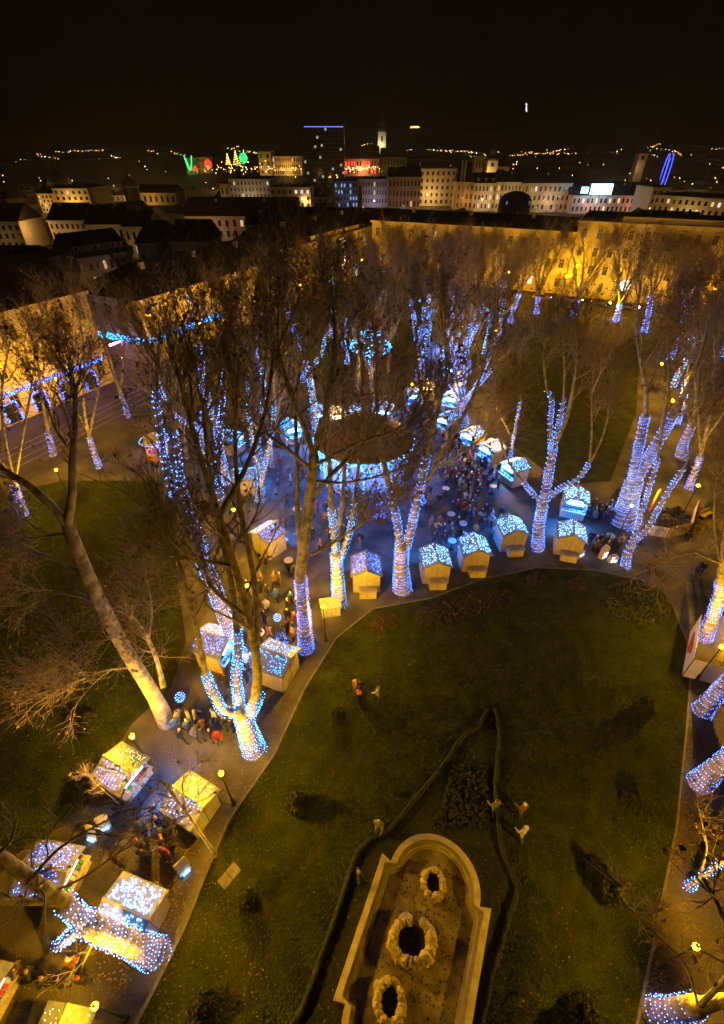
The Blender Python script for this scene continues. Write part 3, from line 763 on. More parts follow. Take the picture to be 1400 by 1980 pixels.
hero("near blue lit plane tree leaning over the lower left stalls", (303, 1845),
     [([(303, 1845), (250, 1822), (195, 1798), (160, 1780)], .50, .40, 0, (0, 1)), ([(165, 1782), (140, 1805), (108, 1830)], .22, .16, 0, (0, 1)), ([(108, 1830), (85, 1850), (60, 1880), (0, 1900)], .10, .04, .8),
      ([(160, 1780), (135, 1755), (122, 1742)], .3, .26, 0, (0, 1)), ([(122, 1742), (60, 1700), (0, 1655), (-80, 1600)], .24, .14, .9), ([(60, 1700), (110, 1640, .4), (160, 1610, .8), (260, 1560, 1.2)], .06, .02, .8),
      ([(100, 1725), (160, 1700, .5), (240, 1640, 1), (330, 1600, 1.4)], .05, .02, .8), ([(122, 1742), (20, 1745, -.5), (-60, 1740, -1)], .12, .05, .8), ([(195, 1798), (165, 1850, -.5), (150, 1900, -.7)], .05, .02, .5)],
     38, led=led_blue, bulb=.022, nl=240, ktip=2, k2=6, k3=4, k4=4, L2=2.0, L3=1.2, L4=.7, lsize=.07, up=.04, smin=.25, turn=.40)
hero("slender bare sapling in front of the yellow roofed stall", (418, 1655),
     [([(418, 1655), (395, 1622), (360, 1570), (312, 1508)], .10, .05, .5), ([(360, 1570), (350, 1510, .4), (390, 1470, .8)], .04, .015, .6), ([(340, 1545), (290, 1530, .2), (230, 1490, .5)], .04, .015, .6)],
     39, nl=40, ktip=2, k2=3, k3=3, k4=3, L2=1.3, L3=.8, L4=.5, smin=.6)
hero("staked sapling at the path edge below the corner stall", (232, 1556),
     [([(232, 1556), (215, 1540), (190, 1520), (168, 1500)], .05, .025, .6)], 40, nl=60, k2=6, k3=4, k4=3, L2=1.2, L3=.7, L4=.4)
hero("lit trunk at the left edge beside the left lawn", (46, 998),
     [([(46, 998), (36, 965), (27, 935)], .34, .28, 0, (0, 1)), ([(27, 935), (10, 860), (0, 760), (20, 660)], .2, .05, 1.1), ([(27, 935), (40, 860, 2), (60, 760, 3), (70, 660, 3)], .18, .05, 1.0), ([(24, 920), (-30, 860), (-60, 760)], .15, .05, 1.0)],
     41, led=led_violet, nl=1440)
hero("lit trunk on the left street with warm lit bark", (192, 905),
     [([(192, 905), (182, 875), (172, 845)], .24, .20, 0, (0, 1)), ([(172, 845), (160, 780), (165, 680), (150, 590)], .17, .05, 1.0), ([(172, 845), (190, 760, 2), (205, 660, 2)], .15, .05, 1.0), ([(170, 835), (130, 760), (110, 670)], .13, .05, 1.0)],
     42, led=led_blue, nl=900)
hero("short lit trunk beside the left street lamp", (104, 882),
     [([(104, 882), (98, 858), (92, 835)], .28, .22, 0, (0, 1)), ([(92, 835), (80, 760), (70, 670), (85, 590)], .18, .05, 1.0), ([(92, 835), (110, 740, 2), (120, 640, 2)], .15, .05, 1.0)],
     43, led=led_violet, nl=1680)
hero("lit trunk across the street from the purple lit corner", (247, 806),
     [([(247, 806), (242, 785), (233, 762)], .26, .2, 0, (0, 1)), ([(233, 762), (215, 700), (190, 620), (185, 560)], .18, .05, 1.1), ([(233, 762), (240, 680, 2), (250, 600, 2)], .16, .05, 1.0)],
     44, led=led_blue, nl=700)
hero("tall white twin-stemmed tree brightly lit beyond the bandstand", (813, 738),
     [([(813, 738), (812, 700), (808, 670)], .60, .5, 0, (0, 1)), ([(808, 670), (802, 625), (796, 590), (785, 550), (762, 520)], .36, .10, .9, (0, .62)), ([(796, 592), (802, 560), (795, 530), (780, 500)], .16, .06, .8), ([(812, 672), (822, 620), (828, 580), (822, 520), (835, 470)], .26, .06, 1.0, (0, .55)), ([(803, 640), (780, 620), (762, 605)], .12, .05, .4)],
     45, led=led_blue, nl=800, k2=6, k3=5, k4=5, bulb=.030, turn=.38, gap=.15)
hero("many-limbed tree densely wound in lights beside the market alley", (897, 822),
     [([(897, 822), (896, 800), (893, 775)], .5, .42, 0, (0, 1)), ([(893, 778), (880, 720), (872, 660), (868, 600), (875, 520)], .22, .05, 1.1, (0, .6)), ([(893, 778), (900, 720), (905, 660), (915, 590), (905, 500)], .22, .05, 1.1, (0, .6)), ([(895, 780), (925, 740), (942, 700), (955, 660), (962, 600)], .22, .05, 1.1, (0, .75)),
      ([(895, 785), (915, 755, -2), (935, 735, -3), (970, 690, -4), (990, 670, -4)], .16, .05, .9, (0, .7)), ([(893, 778), (862, 730, 2), (850, 660, 3), (840, 570, 3)], .2, .05, 1.0, (0, .5))],
     46, led=led_blue, nl=1440, bulb=.028, turn=.3, gap=.2)
hero("V-shaped lit tree left of the bandstand", (502, 967),
     [([(502, 967), (504, 945), (505, 930)], .34, .3, 0, (0, 1)), ([(505, 930), (492, 880), (484, 825), (478, 770), (480, 680)], .2, .06, 1.0, (0, .85)), ([(505, 930), (518, 875), (530, 815), (530, 720), (520, 620)], .22, .06, 1.1, (0, .6)), ([(505, 925), (500, 840, 3), (503, 740, 4)], .2, .06, 1.0, (0, .5))],
     47, k3=5, k4=5, led=led_ice, nl=1560, bulb=.021)
hero("lit trunk rising behind the left market lamp", (438, 935),
     [([(438, 935), (430, 890), (420, 840)], .36, .3, 0, (0, 1)), ([(420, 840), (405, 780), (390, 700), (395, 600)], .22, .05, 1.1, (0, .75)), ([(420, 840), (432, 770, 2), (430, 680, 2), (440, 590, 2)], .22, .05, 1.1, (0, .7))],
     48, k3=5, k4=5, led=led_blue, nl=700, k2=6, bulb=.026)
hero("slim tree with three lit stems beside the left street lawn", (402, 900),
     [([(402, 900), (396, 870), (390, 840)], .3, .24, 0, (0, 1)), ([(390, 840), (365, 800), (350, 740), (345, 660)], .15, .05, .7, (0, .7)), ([(390, 840), (335, 800, -2), (308, 750, -3), (300, 700, -3)], .15, .05, .7, (0, .9)), ([(390, 840), (392, 770, 2), (378, 690, 3), (385, 610, 3)], .15, .05, .7, (0, .8))],
     50, led=led_blue, nl=300, k2=5, k3=5, k4=5, bulb=.026)
hero("tall lit trunk climbing into the dark crown above the bandstand", (612, 830),
     [([(612, 830), (605, 770), (598, 720)], .40, .3, 0, (0, 1)), ([(598, 720), (585, 670), (565, 610), (555, 590), (545, 520)], .22, .05, 1.1, (0, .6)), ([(598, 720), (625, 680), (632, 620), (625, 520)], .22, .05, 1.1, (0, .45))],
     49, led=led_ice, nl=2520, bulb=.026)

# ------------------------------------------------------------------ repeated park trees
def variant(seed, fork, height, spread, nlimb, wrap_trunk, wrap_limb, nl, led, leafmat=leafm, r=.38):
    rng = np.random.default_rng(seed)
    lean = rng.normal(size=2) * .5
    top = np.array([lean[0], lean[1], fork])
    limbs = [(np.array([(0, 0, -.1), (lean[0]*.3, lean[1]*.3, fork*.5), top]), np.array([r*1.25, r, r*.85]), 0)]
    wraps = []
    if wrap_trunk: wraps.append(led_wrap(limbs[0][0], limbs[0][1], .5, .19, rng))
    for i in range(nlimb):
        az = 6.283 * (i + rng.random() * .7) / nlimb; sp = spread * (.6 + .6 * rng.random()); h = height * (.66 + .18 * rng.random())
        c, s = math.cos(az), math.sin(az)
        P = np.array([top, top + np.array([c*sp*.35, s*sp*.35, (h-fork)*.35]), top + np.array([c*sp*.6, s*sp*.6, (h-fork)*.7]), np.array([lean[0]+c*sp, lean[1]+s*sp, h])])
        P[1:3] += rng.normal(size=(2, 3)) * .35
        rad = np.array([r*.55, r*.42, r*.28, .05]); limbs.append((P, rad, 1.0))
        if wrap_limb > 0 and i < 3:
            pp, rr = resample(P, rad, 40); n = max(4, int(40*wrap_limb*(.7+.6*rng.random()))); wraps.append(led_wrap(pp[:n], rr[:n], .5, .19, rng))
    tr, cr, lv = crown_from(limbs, rng, k2=8, k3=6, k4=7, L2=4.2, L3=2.1, L4=1.2, smin=.28, nl=int(nl*.55), lsize=.075)
    t = thing("plane_tree", "tree", "tree")
    obj("trunk", tr, bark, t); o = obj("crown", cr, bark_dark, t); o['kind'] = 'stuff'
    if lv: o = obj("leaves", lv, leafmat, t); o['kind'] = 'stuff'
    if wraps: o = obj("light_string", bulbs("light_string", np.concatenate(wraps), .040), led, t); o['kind'] = 'stuff'
    return t
VAR = {
 'a': variant(61, 6.5, 22, 4.5, 5, True, .35, 3200, led_ice),
 'b': variant(62, 4.5, 23, 5.0, 5, True, .5, 2600, led_blue),
 'c': variant(63, 7.0, 20, 4.0, 4, True, 0, 1800, led_violet, r=.42),
 'd': variant(64, 6.0, 21, 5.0, 6, False, 0, 4200, None),
 'e': variant(65, 5.0, 18, 4.5, 5, False, 0, 700, None, r=.26),
 'f': variant(66, 3.6, 19, 4.8, 5, True, 0, 3400, led_violet, leafmat=leafm2, r=.45),
}
used_v = set()
LAB = {'left street': "bare plane tree along the left street before the yellow facades",
       'alley': "plane tree with lit trunk in the market alley beyond the bandstand",
       'far': "dense dark plane crown in the far half of the park",
       'right': "plane tree with blue lit stems in the brown crowns on the right",
       'row': "plane tree with lit foot in the row along the far street",
       'centre': "dark leafy plane crown above the bandstand"}
def plant(v, p, key, sc=1.0, rz=None):
    t = VAR[v] if v not in used_v else copy_tree(VAR[v]); used_v.add(v)
    t.location = (p[0], p[1], 0); t.rotation_euler = (0, 0, rnd.uniform(0, 6.28) if rz is None else rz); t.scale = (sc, sc, sc)
    t['label'] = LAB[key]; t['group'] = "plane trees: " + key
for x, y, v, sc in [(1037, 606, 'f', 1.0), (1108, 613, 'f', 1.02), (1190, 621, 'f', 1.02), (1245, 642, 'c', 1.0)]: plant(v, G(x, y), 'row', sc)
for s, t, v, sc in [(121, -22, 'c', .8), (121, -31, 'd', .85), (121, -40, 'c', .8), (121, -49, 'd', .8)]: plant(v, F(s, t), 'row', sc)
# left street row
for s, t, v, sc in [(66, -57, 'e', .85), (80, -57, 'e', .9), (95, -57, 'e', .9), (110, -57, 'e', .9), (14, -57, 'e', .9),
                    (60, -48, 'b', .85), (84, -48, 'b', .9), (97, -48, 'e', .9), (109, -48, 'a', .9), (40, -47.5, 'e', .85), (35, -41, 'e', .8)]: plant(v, F(s, t), 'left street', sc)
# centre, behind and beside the bandstand
for s, t, v, sc in [(47, -38, 'a', .9), (62, -31, 'd', .95), (62, -41, 'b', .92), (57.5, -26.5, 'd', .9), (38, -30.5, 'd', .78)]: plant(v, F(s, t), 'centre', sc)
for s, t, v, sc in [(72, -30, 'd', .9), (72, -38, 'b', .92), (66, -17, 'b', .85), (77, -17.5, 'b', .9), (88, -17.5, 'a', .9), (99, -17.5, 'b', .9), (110, -17.5, 'c', .9), (82, -27, 'a', .95), (95, -27, 'b', .92), (108, -28, 'c', .92)]: plant(v, F(s, t), 'alley', sc)
for s, t, v, sc in [(86, -38, 'd', .95), (100, -37, 'e', .95), (114, -38, 'e', .9), (90, -31, 'a', .9), (114, -27, 'd', .8)]: plant(v, F(s, t), 'far', sc)
# right side
for s, t, v, sc in [(72, 13.5, 'c', .9), (86, 13.5, 'a', .9), (100, 13.5, 'b', .9), (111, 13, 'd', .9), (78, 22, 'b', .9), (92, 22, 'd', .95), (106, 22, 'a', .95), (118, 20, 'd', .9), (64, 22, 'a', .85), (85, 30, 'd', .95), (100, 31, 'd', .95), (115, 31, 'd', .9), (122, 12, 'd', .85)]: plant(v, F(s, t), 'right', sc)
ORD = ['nearest', 'second', 'third', 'fourth', 'fifth', 'sixth', 'seventh', 'eighth', 'ninth', 'tenth', 'eleventh', 'twelfth', 'thirteenth', 'fourteenth']
for key, lab in LAB.items():
    m_ = sorted([q for q in C.objects if q.get('label') == lab], key=lambda q: q.location.y)
    for i, q in enumerate(m_): q['label'] = ORD[i] + (' ' if i == 0 else ' nearest ') + lab
# young bare trees on the far lawn and by the far street
for label, x, y, sc in [("small bare tree before the far facade's doorway", 1122, 598, .45), ("small bare tree on the far pavement by a passing car", 1078, 592, .42), ("slim bare tree in the middle of the far lawn", 1145, 760, .62)]:
    plant('e', G(x, y), 'row', sc); o = [q for q in C.objects if q.get('category') == 'tree'][-1]
    o['label'] = label; del o['group']

# ------------------------------------------------------------------ market stalls
def boards(m):
    n, l = m.node_tree.nodes, m.node_tree.links; p = n["Principled BSDF"]
    tc = n.new("ShaderNodeTexCoord"); sx = n.new("ShaderNodeSeparateXYZ"); l.new(tc.outputs['Object'], sx.inputs[0])
    ad = n.new("ShaderNodeMath"); l.new(sx.outputs[0], ad.inputs[0]); l.new(sx.outputs[1], ad.inputs[1])
    mu = n.new("ShaderNodeMath"); mu.operation = 'MULTIPLY'; mu.inputs[1].default_value = 6.2; l.new(ad.outputs[0], mu.inputs[0])
    fl = n.new("ShaderNodeMath"); fl.operation = 'FLOOR'; l.new(mu.outputs[0], fl.inputs[0])
    wn_ = n.new("ShaderNodeTexWhiteNoise"); wn_.noise_dimensions = '1D'; l.new(fl.outputs[0], wn_.inputs['W'])
    fr = n.new("ShaderNodeMath"); fr.operation = 'FRACT'; l.new(mu.outputs[0], fr.inputs[0])
    gt = n.new("ShaderNodeMath"); gt.operation = 'GREATER_THAN'; gt.inputs[1].default_value = .07; l.new(fr.outputs[0], gt.inputs[0])
    mr = n.new("ShaderNodeMapRange"); mr.inputs['To Min'].default_value = .84; mr.inputs['To Max'].default_value = 1.0; l.new(wn_.outputs['Value'], mr.inputs['Value'])
    m2 = n.new("ShaderNodeMath"); m2.operation = 'MULTIPLY'; l.new(mr.outputs[0], m2.inputs[0]); l.new(gt.outputs[0], m2.inputs[1])
    ma = n.new("ShaderNodeMath"); ma.operation = 'MAXIMUM'; ma.inputs[1].default_value = .62; l.new(m2.outputs[0], ma.inputs[0])
    src = p.inputs['Base Color'].links[0].from_socket; mx = n.new("ShaderNodeMixRGB"); mx.blend_type = 'MULTIPLY'; mx.inputs[0].default_value = 1
    l.new(src, mx.inputs[1]); l.new(ma.outputs[0], mx.inputs[2]); l.new(mx.outputs[0], p.inputs['Base Color'])
    return m
wood = mat("stall_board", (.40, .35, .29), .8, col2=(.50, .45, .38), scale=3, bump=.1, bscale=20)
wood_w = mat("stall_white_board", (.55, .52, .48), .8, col2=(.66, .63, .58), scale=3)
boards(wood); boards(wood_w)
roofm = mat("stall_roof_felt", (.20, .22, .24), .8, noise=.2, scale=5)
darkin = mat("stall_inside", (.10, .08, .06), .9)
stall_lamp = glow("stall_work_lamp", (.45, .72, 1.0), 14)
added_eave_strip = glow("stall_blue_fill", (.02, .22, 1.0), 1000)  # added blue source, tints the square's ground around the stalls
front_dim = glow("stall_front_dim", (.30, .55, 1.0), 14)
stall_lamp_dim = glow("stall_dim_lamp", (1.0, .7, .4), 5)
stall_lamp_w = glow("stall_warm_lamp", (1.0, .62, .22), 30)
goods = [mat("goods_%d" % i, c, .7) for i, c in enumerate([(.4, .05, .04), (.05, .25, .1), (.6, .5, .2), (.5, .5, .55), (.1, .1, .35)])]
def roof_leds(w, d, h, ridge, n, kind='net'):
    pts = []
    for i in range(n):
        sgn = -1 if i % 2 else 1
        u = rnd.uniform(.06, .97); v = rnd.uniform(-.47, .47)
        if kind == 'lines': v = round(v * 9) / 9 + rnd.gauss(0, .008)
        pts.append((sgn * (w/2) * u, v * d, ridge - (ridge - h) * u + .06 + rnd.random() * .02))
    return pts
def stall(label, px, rz, led=led_roof, w=2.5, d=2.3, h=2.1, ridge=2.75, n=270, chest=True, half=None, lampm=None, kind='net', wall=None, group="market stalls", bulb=.02):
    p = G(*px); t = thing("market_stall", label, "market stall", p, rz, group); wl_ = wall or wood
    x, y = w/2 - .12, d/2 - .12
    def gable(yy, name):
        MB().prism([(0, 0)], 0, 0) if False else None
        mb = MB(); th = .05
        prof = [(-x, 0), (x, 0), (x, h), (0, ridge - .05), (-x, h)]
        n0 = len(mb.v)
        for s_ in (-th/2, th/2):
            for a, b in prof: mb.v.append((a, yy + s_, b))
        mb.f += [(4, 3, 2, 1, 0), (5, 6, 7, 8, 9)] + [(i, (i+1) % 5, 5+(i+1) % 5, 5+i) for i in range(5)]
        return mb.build(name, wl_, t)
    gable(-y, "back_wall")
    MB().box((-x, 0, h/2), (.05, 2*y - .06, h)).build("side_wall", wl_, t)
    MB().box((x, 0, h/2), (.05, 2*y - .06, h)).build("side_wall", wl_, t)
    MB().box((0, y, .5), (2*x, .05, 1.0)).build("front_wall", wl_, t)
    MB().prism([(-x, y-.025), (x, y-.025), (x, y+.025), (-x, y+.025)], h-.18, h).build("lintel", wl_, t)
    MB().box((0, y + .08, 1.03), (2*x + .1, .5, .05)).build("counter", wl_, t)
    MB().box((0, 0, .06), (2*x - .06, 2*y - .08, .05)).build("floor_board", darkin, t)
    ang = math.atan2(ridge - h, w/2); ln = math.hypot(ridge - h, w/2) + .12
    for s_ in (-1, 1):
        MB().box((s_*(w/2)*.52, 0, (ridge + h)/2 - .01), (ln, d + .3, .05), 0, 0, s_*ang).build("roof_slope", roofm, t)
    MB().box((0, 0, ridge + .035), (.10, d + .32, .05)).build("ridge_board", wl_, t)
    o = obj("light_string", bulbs("light_string", roof_leds(w, d, h + .02, ridge + .02, n, kind), bulb), led, t); o['kind'] = 'stuff'
    if half is not None:
        o2 = obj("light_string", bulbs("light_string", [q for q in roof_leds(w, d, h+.02, ridge+.02, n) if q[0] * half > 0], bulb*.9), led_warm, t); o2['kind'] = 'stuff'
        me = bulbs("light_string", [q for q in roof_leds(w, d, h+.02, ridge+.02, n, kind) if q[0] * half < 0], bulb); me.materials.append(led); o.data = me
    MB().box((0, y - .35, h - .12), (w*.55, .08, .05)).build("work_lamp", lampm or stall_lamp, t)
    MB().box((0, y + .10, h - .22), (w*.6, .05, .05)).build("added_eave_strip", lampm or added_eave_strip, t)  # glowing strip added under the front eave to light the ground
    if chest:
        MB().box((0, 0, 0), (1.5, .75, .06), 0, -.22).build("chest_lid", wl_, t, (.1, -y - .48, .84))
        MB().box((.1, -y - .47, .39), (1.42, .66, .74)).build("chest", wl_, t)
    MB().box((0, -y - .032, h*.5), (.03, .02, h*.9)).build("door_gap", darkin, t)
    for k in range(7):
        MB().box((-x + .3 + k*(2*x-.6)/6, y + .05, 1.14), (.16, .18, rnd.uniform(.1, .25))).build("goods_tray", rnd.choice(goods), t)
    return t
def face(px, to):                           # turn a stall's counter (+y) towards a photo point
    p, q = Vector(G(*px)), Vector(G(*to)); d = q - p
    return math.atan2(d.y, d.x) - math.pi/2
CEN = (760, 930)
for label, px, to, kw in [
    ("light roofed stall with storage chest nearest the broad forked lit tree", (838, 1112), (800, 940), {}),
    ("light roofed stall second from the broad forked lit tree", (912, 1090), (860, 930), {}),
    ("light roofed stall third in the arc with its chest turned right", (982, 1052), (920, 930), {}),
    ("light roofed stall at the arc's end below the open counter stall", (1094, 1062), (1085, 900), {}),
    ("open stall with lit counter behind the arc's end", (1104, 992), (1098, 1120), dict(chest=False)),
    ("stall with blue white roof beside the dense crowd on the right", (990, 930), (900, 960), dict(chest=False)),
    ("stall with white lit roof above the crowd, second of the right row", (945, 893), (860, 930), dict(chest=False)),
    ("stall with warm lit roof in the right row beside a lamp", (910, 866), (830, 905), dict(chest=False, half=1)),
    ("stall with icy roof under the many-limbed lit tree", (862, 835), (800, 870), dict(chest=False, led=led_ice)),
    ("stall with storage chest between the forked tree and the panel kiosk", (708, 1128), (700, 960), dict(led=led_violet)),
    ("small stall with violet lights among the left crowns", (523, 1062), (620, 1000), dict(led=led_violet, chest=False)),
    ("lit stall beside the left market lamp", (478, 948), (580, 940), dict(led=led_ice, chest=False)),
    ("icy stall at the market's upper left", (452, 872), (560, 900), dict(led=led_ice, chest=False)),
    ("icy round roofed stall left of the bandstand", (565, 852), (620, 920), dict(led=led_ice, chest=False)),
    ("stall with icy roof behind the bandstand's left side", (618, 822), (680, 900), dict(led=led_ice, chest=False)),
    ("warm lit stall behind the bandstand beside the lamp", (652, 826), (690, 900), dict(led=led_warm, chest=False, lampm=stall_lamp_w)),
    ("icy stall directly behind the bandstand roof", (692, 822), (705, 900), dict(led=led_ice, chest=False)),
    ("wide icy stall behind the bandstand's right side", (738, 816), (730, 900), dict(led=led_ice, chest=False, w=3.2)),
    ("blue white stall at the entrance of the market alley", (798, 786), (830, 850), dict(led=led_ice, chest=False, wall=wood_w)),
    ("warm lit stall under the tall white twin-stemmed tree", (822, 770), (840, 850), dict(led=led_warm, chest=False, half=1, lampm=stall_lamp_w)),
    ("blue walled stall in the alley right of the warm stall", (872, 792), (835, 830), dict(led=led_ice, chest=False, wall=wood_w)),
    ("stall in the far alley under the lit trunks", (880, 735), (830, 740), dict(chest=False, n=120)),
    ("warm stall in the far alley under a globe lamp", (868, 700), (830, 700), dict(chest=False, n=120, led=led_warm)),
    ("stall deep in the far alley left side", (838, 690), (870, 690), dict(chest=False, n=120, led=led_ice)),
    ("stall between the near blue tree and the lawn edge", (540, 1305), (470, 1280), dict(led=led_ice, chest=False, n=230)),
    ("pale stall behind the near blue tree's left arm", (425, 1272), (520, 1300), dict(led=led_violet, chest=False, n=260)),
    ("corner stall with half blue and half warm roof below a lamp", (252, 1512), (330, 1560), dict(led=led_deep, chest=False, half=-1, n=210, kind='lines', w=2.15, d=2.0, h=1.9, ridge=2.35, lampm=front_dim)),
    ("yellow roofed stall with violet lights at the lawn edge", (382, 1572), (320, 1530), dict(led=led_violet, chest=False, half=1, n=200, kind='lines', w=2.15, d=2.0, h=1.9, ridge=2.35, wall=wood_w)),
    ("violet roofed stall under the leaning near tree's crown", (122, 1705), (200, 1720), dict(led=led_violet, chest=False, n=230, w=2.2, d=2.2, h=1.9, ridge=2.35, lampm=stall_lamp_dim)),
    ("bright blue roofed stall beside the near blue lit trunk", (272, 1782), (190, 1745), dict(led=led_roof, chest=False, n=260, w=2.3, d=2.3, h=1.9, ridge=2.35, lampm=stall_lamp_dim, bulb=.03)),
    ("stall cut by the left edge at lower left", (-16, 1930), (100, 1960), dict(led=led_warm, chest=False, n=60, w=2.0, d=2.0, h=1.8, ridge=2.2, lampm=stall_lamp_dim)),
    ("stall with warm yellow roof at the lower left edge", (140, 2030), (120, 2080), dict(led=led_warm, chest=False, n=60, w=2.0, d=2.0, h=1.8, ridge=2.2, lampm=stall_lamp_dim)),
]:
    stall(label, px, face(px, to), **kw)

# small lit panel kiosk, gift boxes and signs
panel_glow = glow("kiosk_window", (.75, .85, 1.0), 2.0)
p = G(640, 1186); t = thing("panel_kiosk", "small white panel kiosk beside the lamp at the lawn edge", "kiosk", p, .2)
MB().box((0, 0, .55), (1.5, .8, 1.1)).build("body", wood_w, t)
MB().box((0, .1, 1.14), (1.7, 1.1, .07), 0, .15).build("roof", wood, t)
for k in range(4): MB().box((-.55 + k*.36, -.42, .6), (.2, .03, .7)).build("panel", mat("kiosk_panel", (.6, .62, .65), .6), t)
sign_m = mat("sign_board", (.50, .36, .24), .8)
for label, px, nb, rz in [("low wooden house-shaped box with lit holes beside the end stall", (1120, 1075), 2, .5), ("tall wooden box with round lights at the lawn's top edge", (1164, 1078), 4, .5), ("low wooden box with three lit holes at the lawn's top edge", (1183, 1086), 3, .1), ("wooden box with a lit hole beside the slim lit tree", (1214, 1078), 1, 1.0)]:
    p = G(*px); t = thing("light_box", label, "light box", p, rz)
    w_, h_ = (.75, 1.5) if nb == 4 else (.8, .85)
    mb = MB(); prof = [(-w_/2, 0), (w_/2, 0), (w_/2, h_*.75), (.15, h_), (-w_/2, h_*.8)]
    for yy in (-.2, .2):
        for a_, b_ in prof: mb.v.append((a_, yy, b_))
    mb.f += [(4, 3, 2, 1, 0), (5, 6, 7, 8, 9)] + [(i, (i+1) % 5, 5+(i+1) % 5, 5+i) for i in range(5)]
    mb.build("body", sign_m, t)
    for k in range(nb):
        MB().cyl(((k % 2 - .5)*.32 if nb > 1 else 0, -.23, .25 + (k//2)*.4), ((k % 2 - .5)*.32 if nb > 1 else 0, -.205, .25 + (k//2)*.4), .12, .12, 10).build("light_disc", glow("disc_light", (.55, .78, 1.0), 5), t)
for label, px, rz in [("small white A-board sign with a lit face between the lower left stalls", (354, 1678), .8), ("lit blue A-board on the path left of the yellow stall", (186, 1612), -.3), ("second lit blue A-board beside the path edge", (205, 1592), .4)]:
    p = G(*px); t = thing("sandwich_board", label, "sign board", p, rz)
    MB().box((0, -.17, .5), (.62, .03, 1.02), 0, -.28).build("front_panel", wood_w, t)
    MB().box((0, .17, .5), (.62, .03, 1.02), 0, .28).build("back_panel", wood_w, t)
    MB().box((0, -.38, .12), (.4, .06, .1)).build("lamp_strip", glow("sign_strip", (.15, .5, 1.0), 12), t)
p = G(444, 1694); t = thing("cover_slab", "pale stone slab set in the lawn near the lower stalls", "slab", p, .9)
MB().box((-.28, 0, .075), (.52, .6, .05)).build("slab", kerbm, t); MB().box((.28, 0, .075), (.52, .6, .05)).build("slab", kerbm, t)

# ------------------------------------------------------------------ bandstand
bc = Vector((0.2, 46.0, 0)); BR = 5.1
bs = thing("bandstand", "round bandstand with dark domed roof and curtain of icy lights", "bandstand", bc)
leadm = mat("bandstand_roof", (.13, .095, .075), .7, noise=.35, scale=1.5, bump=.3, bscale=4)
ironw = mat("bandstand_iron", (.35, .36, .38), .5, metal=.3)
MB().lathe([(.0, .62), (BR-.6, .62), (BR-.6, .5), (BR-.3, .5), (BR-.3, .25), (BR, .25), (BR, 0)][::-1], k=32).build("platform", stone, bs)
MB().lathe([(BR+.5, 4.7), (BR+.45, 4.8), (BR*.82, 5.5), (BR*.62, 6.15), (BR*.38, 6.75), (BR*.17, 7.1), (.45, 7.2)], k=32).build("roof", leadm, bs)
MB().lathe([(BR+.45, 4.6), (BR+.5, 4.7), (.2, 4.9)], k=32).build("ceiling", mat("bandstand_ceiling", (.3, .3, .33), .7), bs)
MB().lathe([(.5, 7.1), (.45, 7.7), (.6, 7.8), (.25, 8.2), (.05, 8.9)], k=12).build("lantern", leadm, bs)
for i in range(16):
    a_ = 6.2832*i/16
    rb_ = MB()
    pr_ = [(BR+.46, 4.82), (BR*.82, 5.52), (BR*.62, 6.17), (BR*.38, 6.77), (BR*.17, 7.12)]
    for (r0_, z0_), (r1_, z1_) in zip(pr_[:-1], pr_[1:]): rb_.cyl((math.cos(a_)*r0_, math.sin(a_)*r0_, z0_), (math.cos(a_)*r1_, math.sin(a_)*r1_, z1_), .05, .05, 5)
    rb_.build("roof_rib", mat("roof_seam", (.30, .24, .19), .7), bs)
for i in range(12):
    a_ = 6.2832*i/12; x_, y_ = math.cos(a_)*(BR-.2), math.sin(a_)*(BR-.2)
    MB().cyl((x_, y_, .25), (x_, y_, 4.65), .07, .06, 8).build("column", ironw, bs)
    j = (i+1)/12*6.2832
    if i != 8: MB().cyl((x_, y_, 1.3), (math.cos(j)*(BR-.2), math.sin(j)*(BR-.2), 1.3), .03, .03, 5).build("railing", ironw, bs)
for i in range(12):
    a_ = 6.2832*(i+.5)/12; MB().box((math.cos(a_)*(BR-.1), math.sin(a_)*(BR-.1), 4.45), (.3, .3, .12), a_).build("unseen_floodlight", glow("added_blue_fill", (.015, .17, 1.0), 800), bs)  # fixtures added under the eave to wash the surrounding ground in blue
pts = []
for i in range(520):
    a_ = rnd.uniform(2.9, 6.5); z_ = 4.65 - abs(rnd.gauss(0, 1)) * .55 * (1 + .8*math.sin(a_*12))
    pts.append((math.cos(a_)*(BR+.42), math.sin(a_)*(BR+.42), max(z_, 2.3)))
for i in range(12):
    a_ = 6.2832*i/12
    for k in range(48): pts.append((math.cos(a_)*(BR-.08) + rnd.gauss(0, .05), math.sin(a_)*(BR-.08) + rnd.gauss(0, .05), 0.6 + k*.084))
for k in range(90):
    a_ = math.pi + math.pi*k/90
    pts.append((math.cos(a_)*(BR+.52), math.sin(a_)*(BR+.52), 4.74))
o = obj("light_curtain", bulbs("light_curtain", pts, .045), led_ice, bs); o['kind'] = 'stuff'
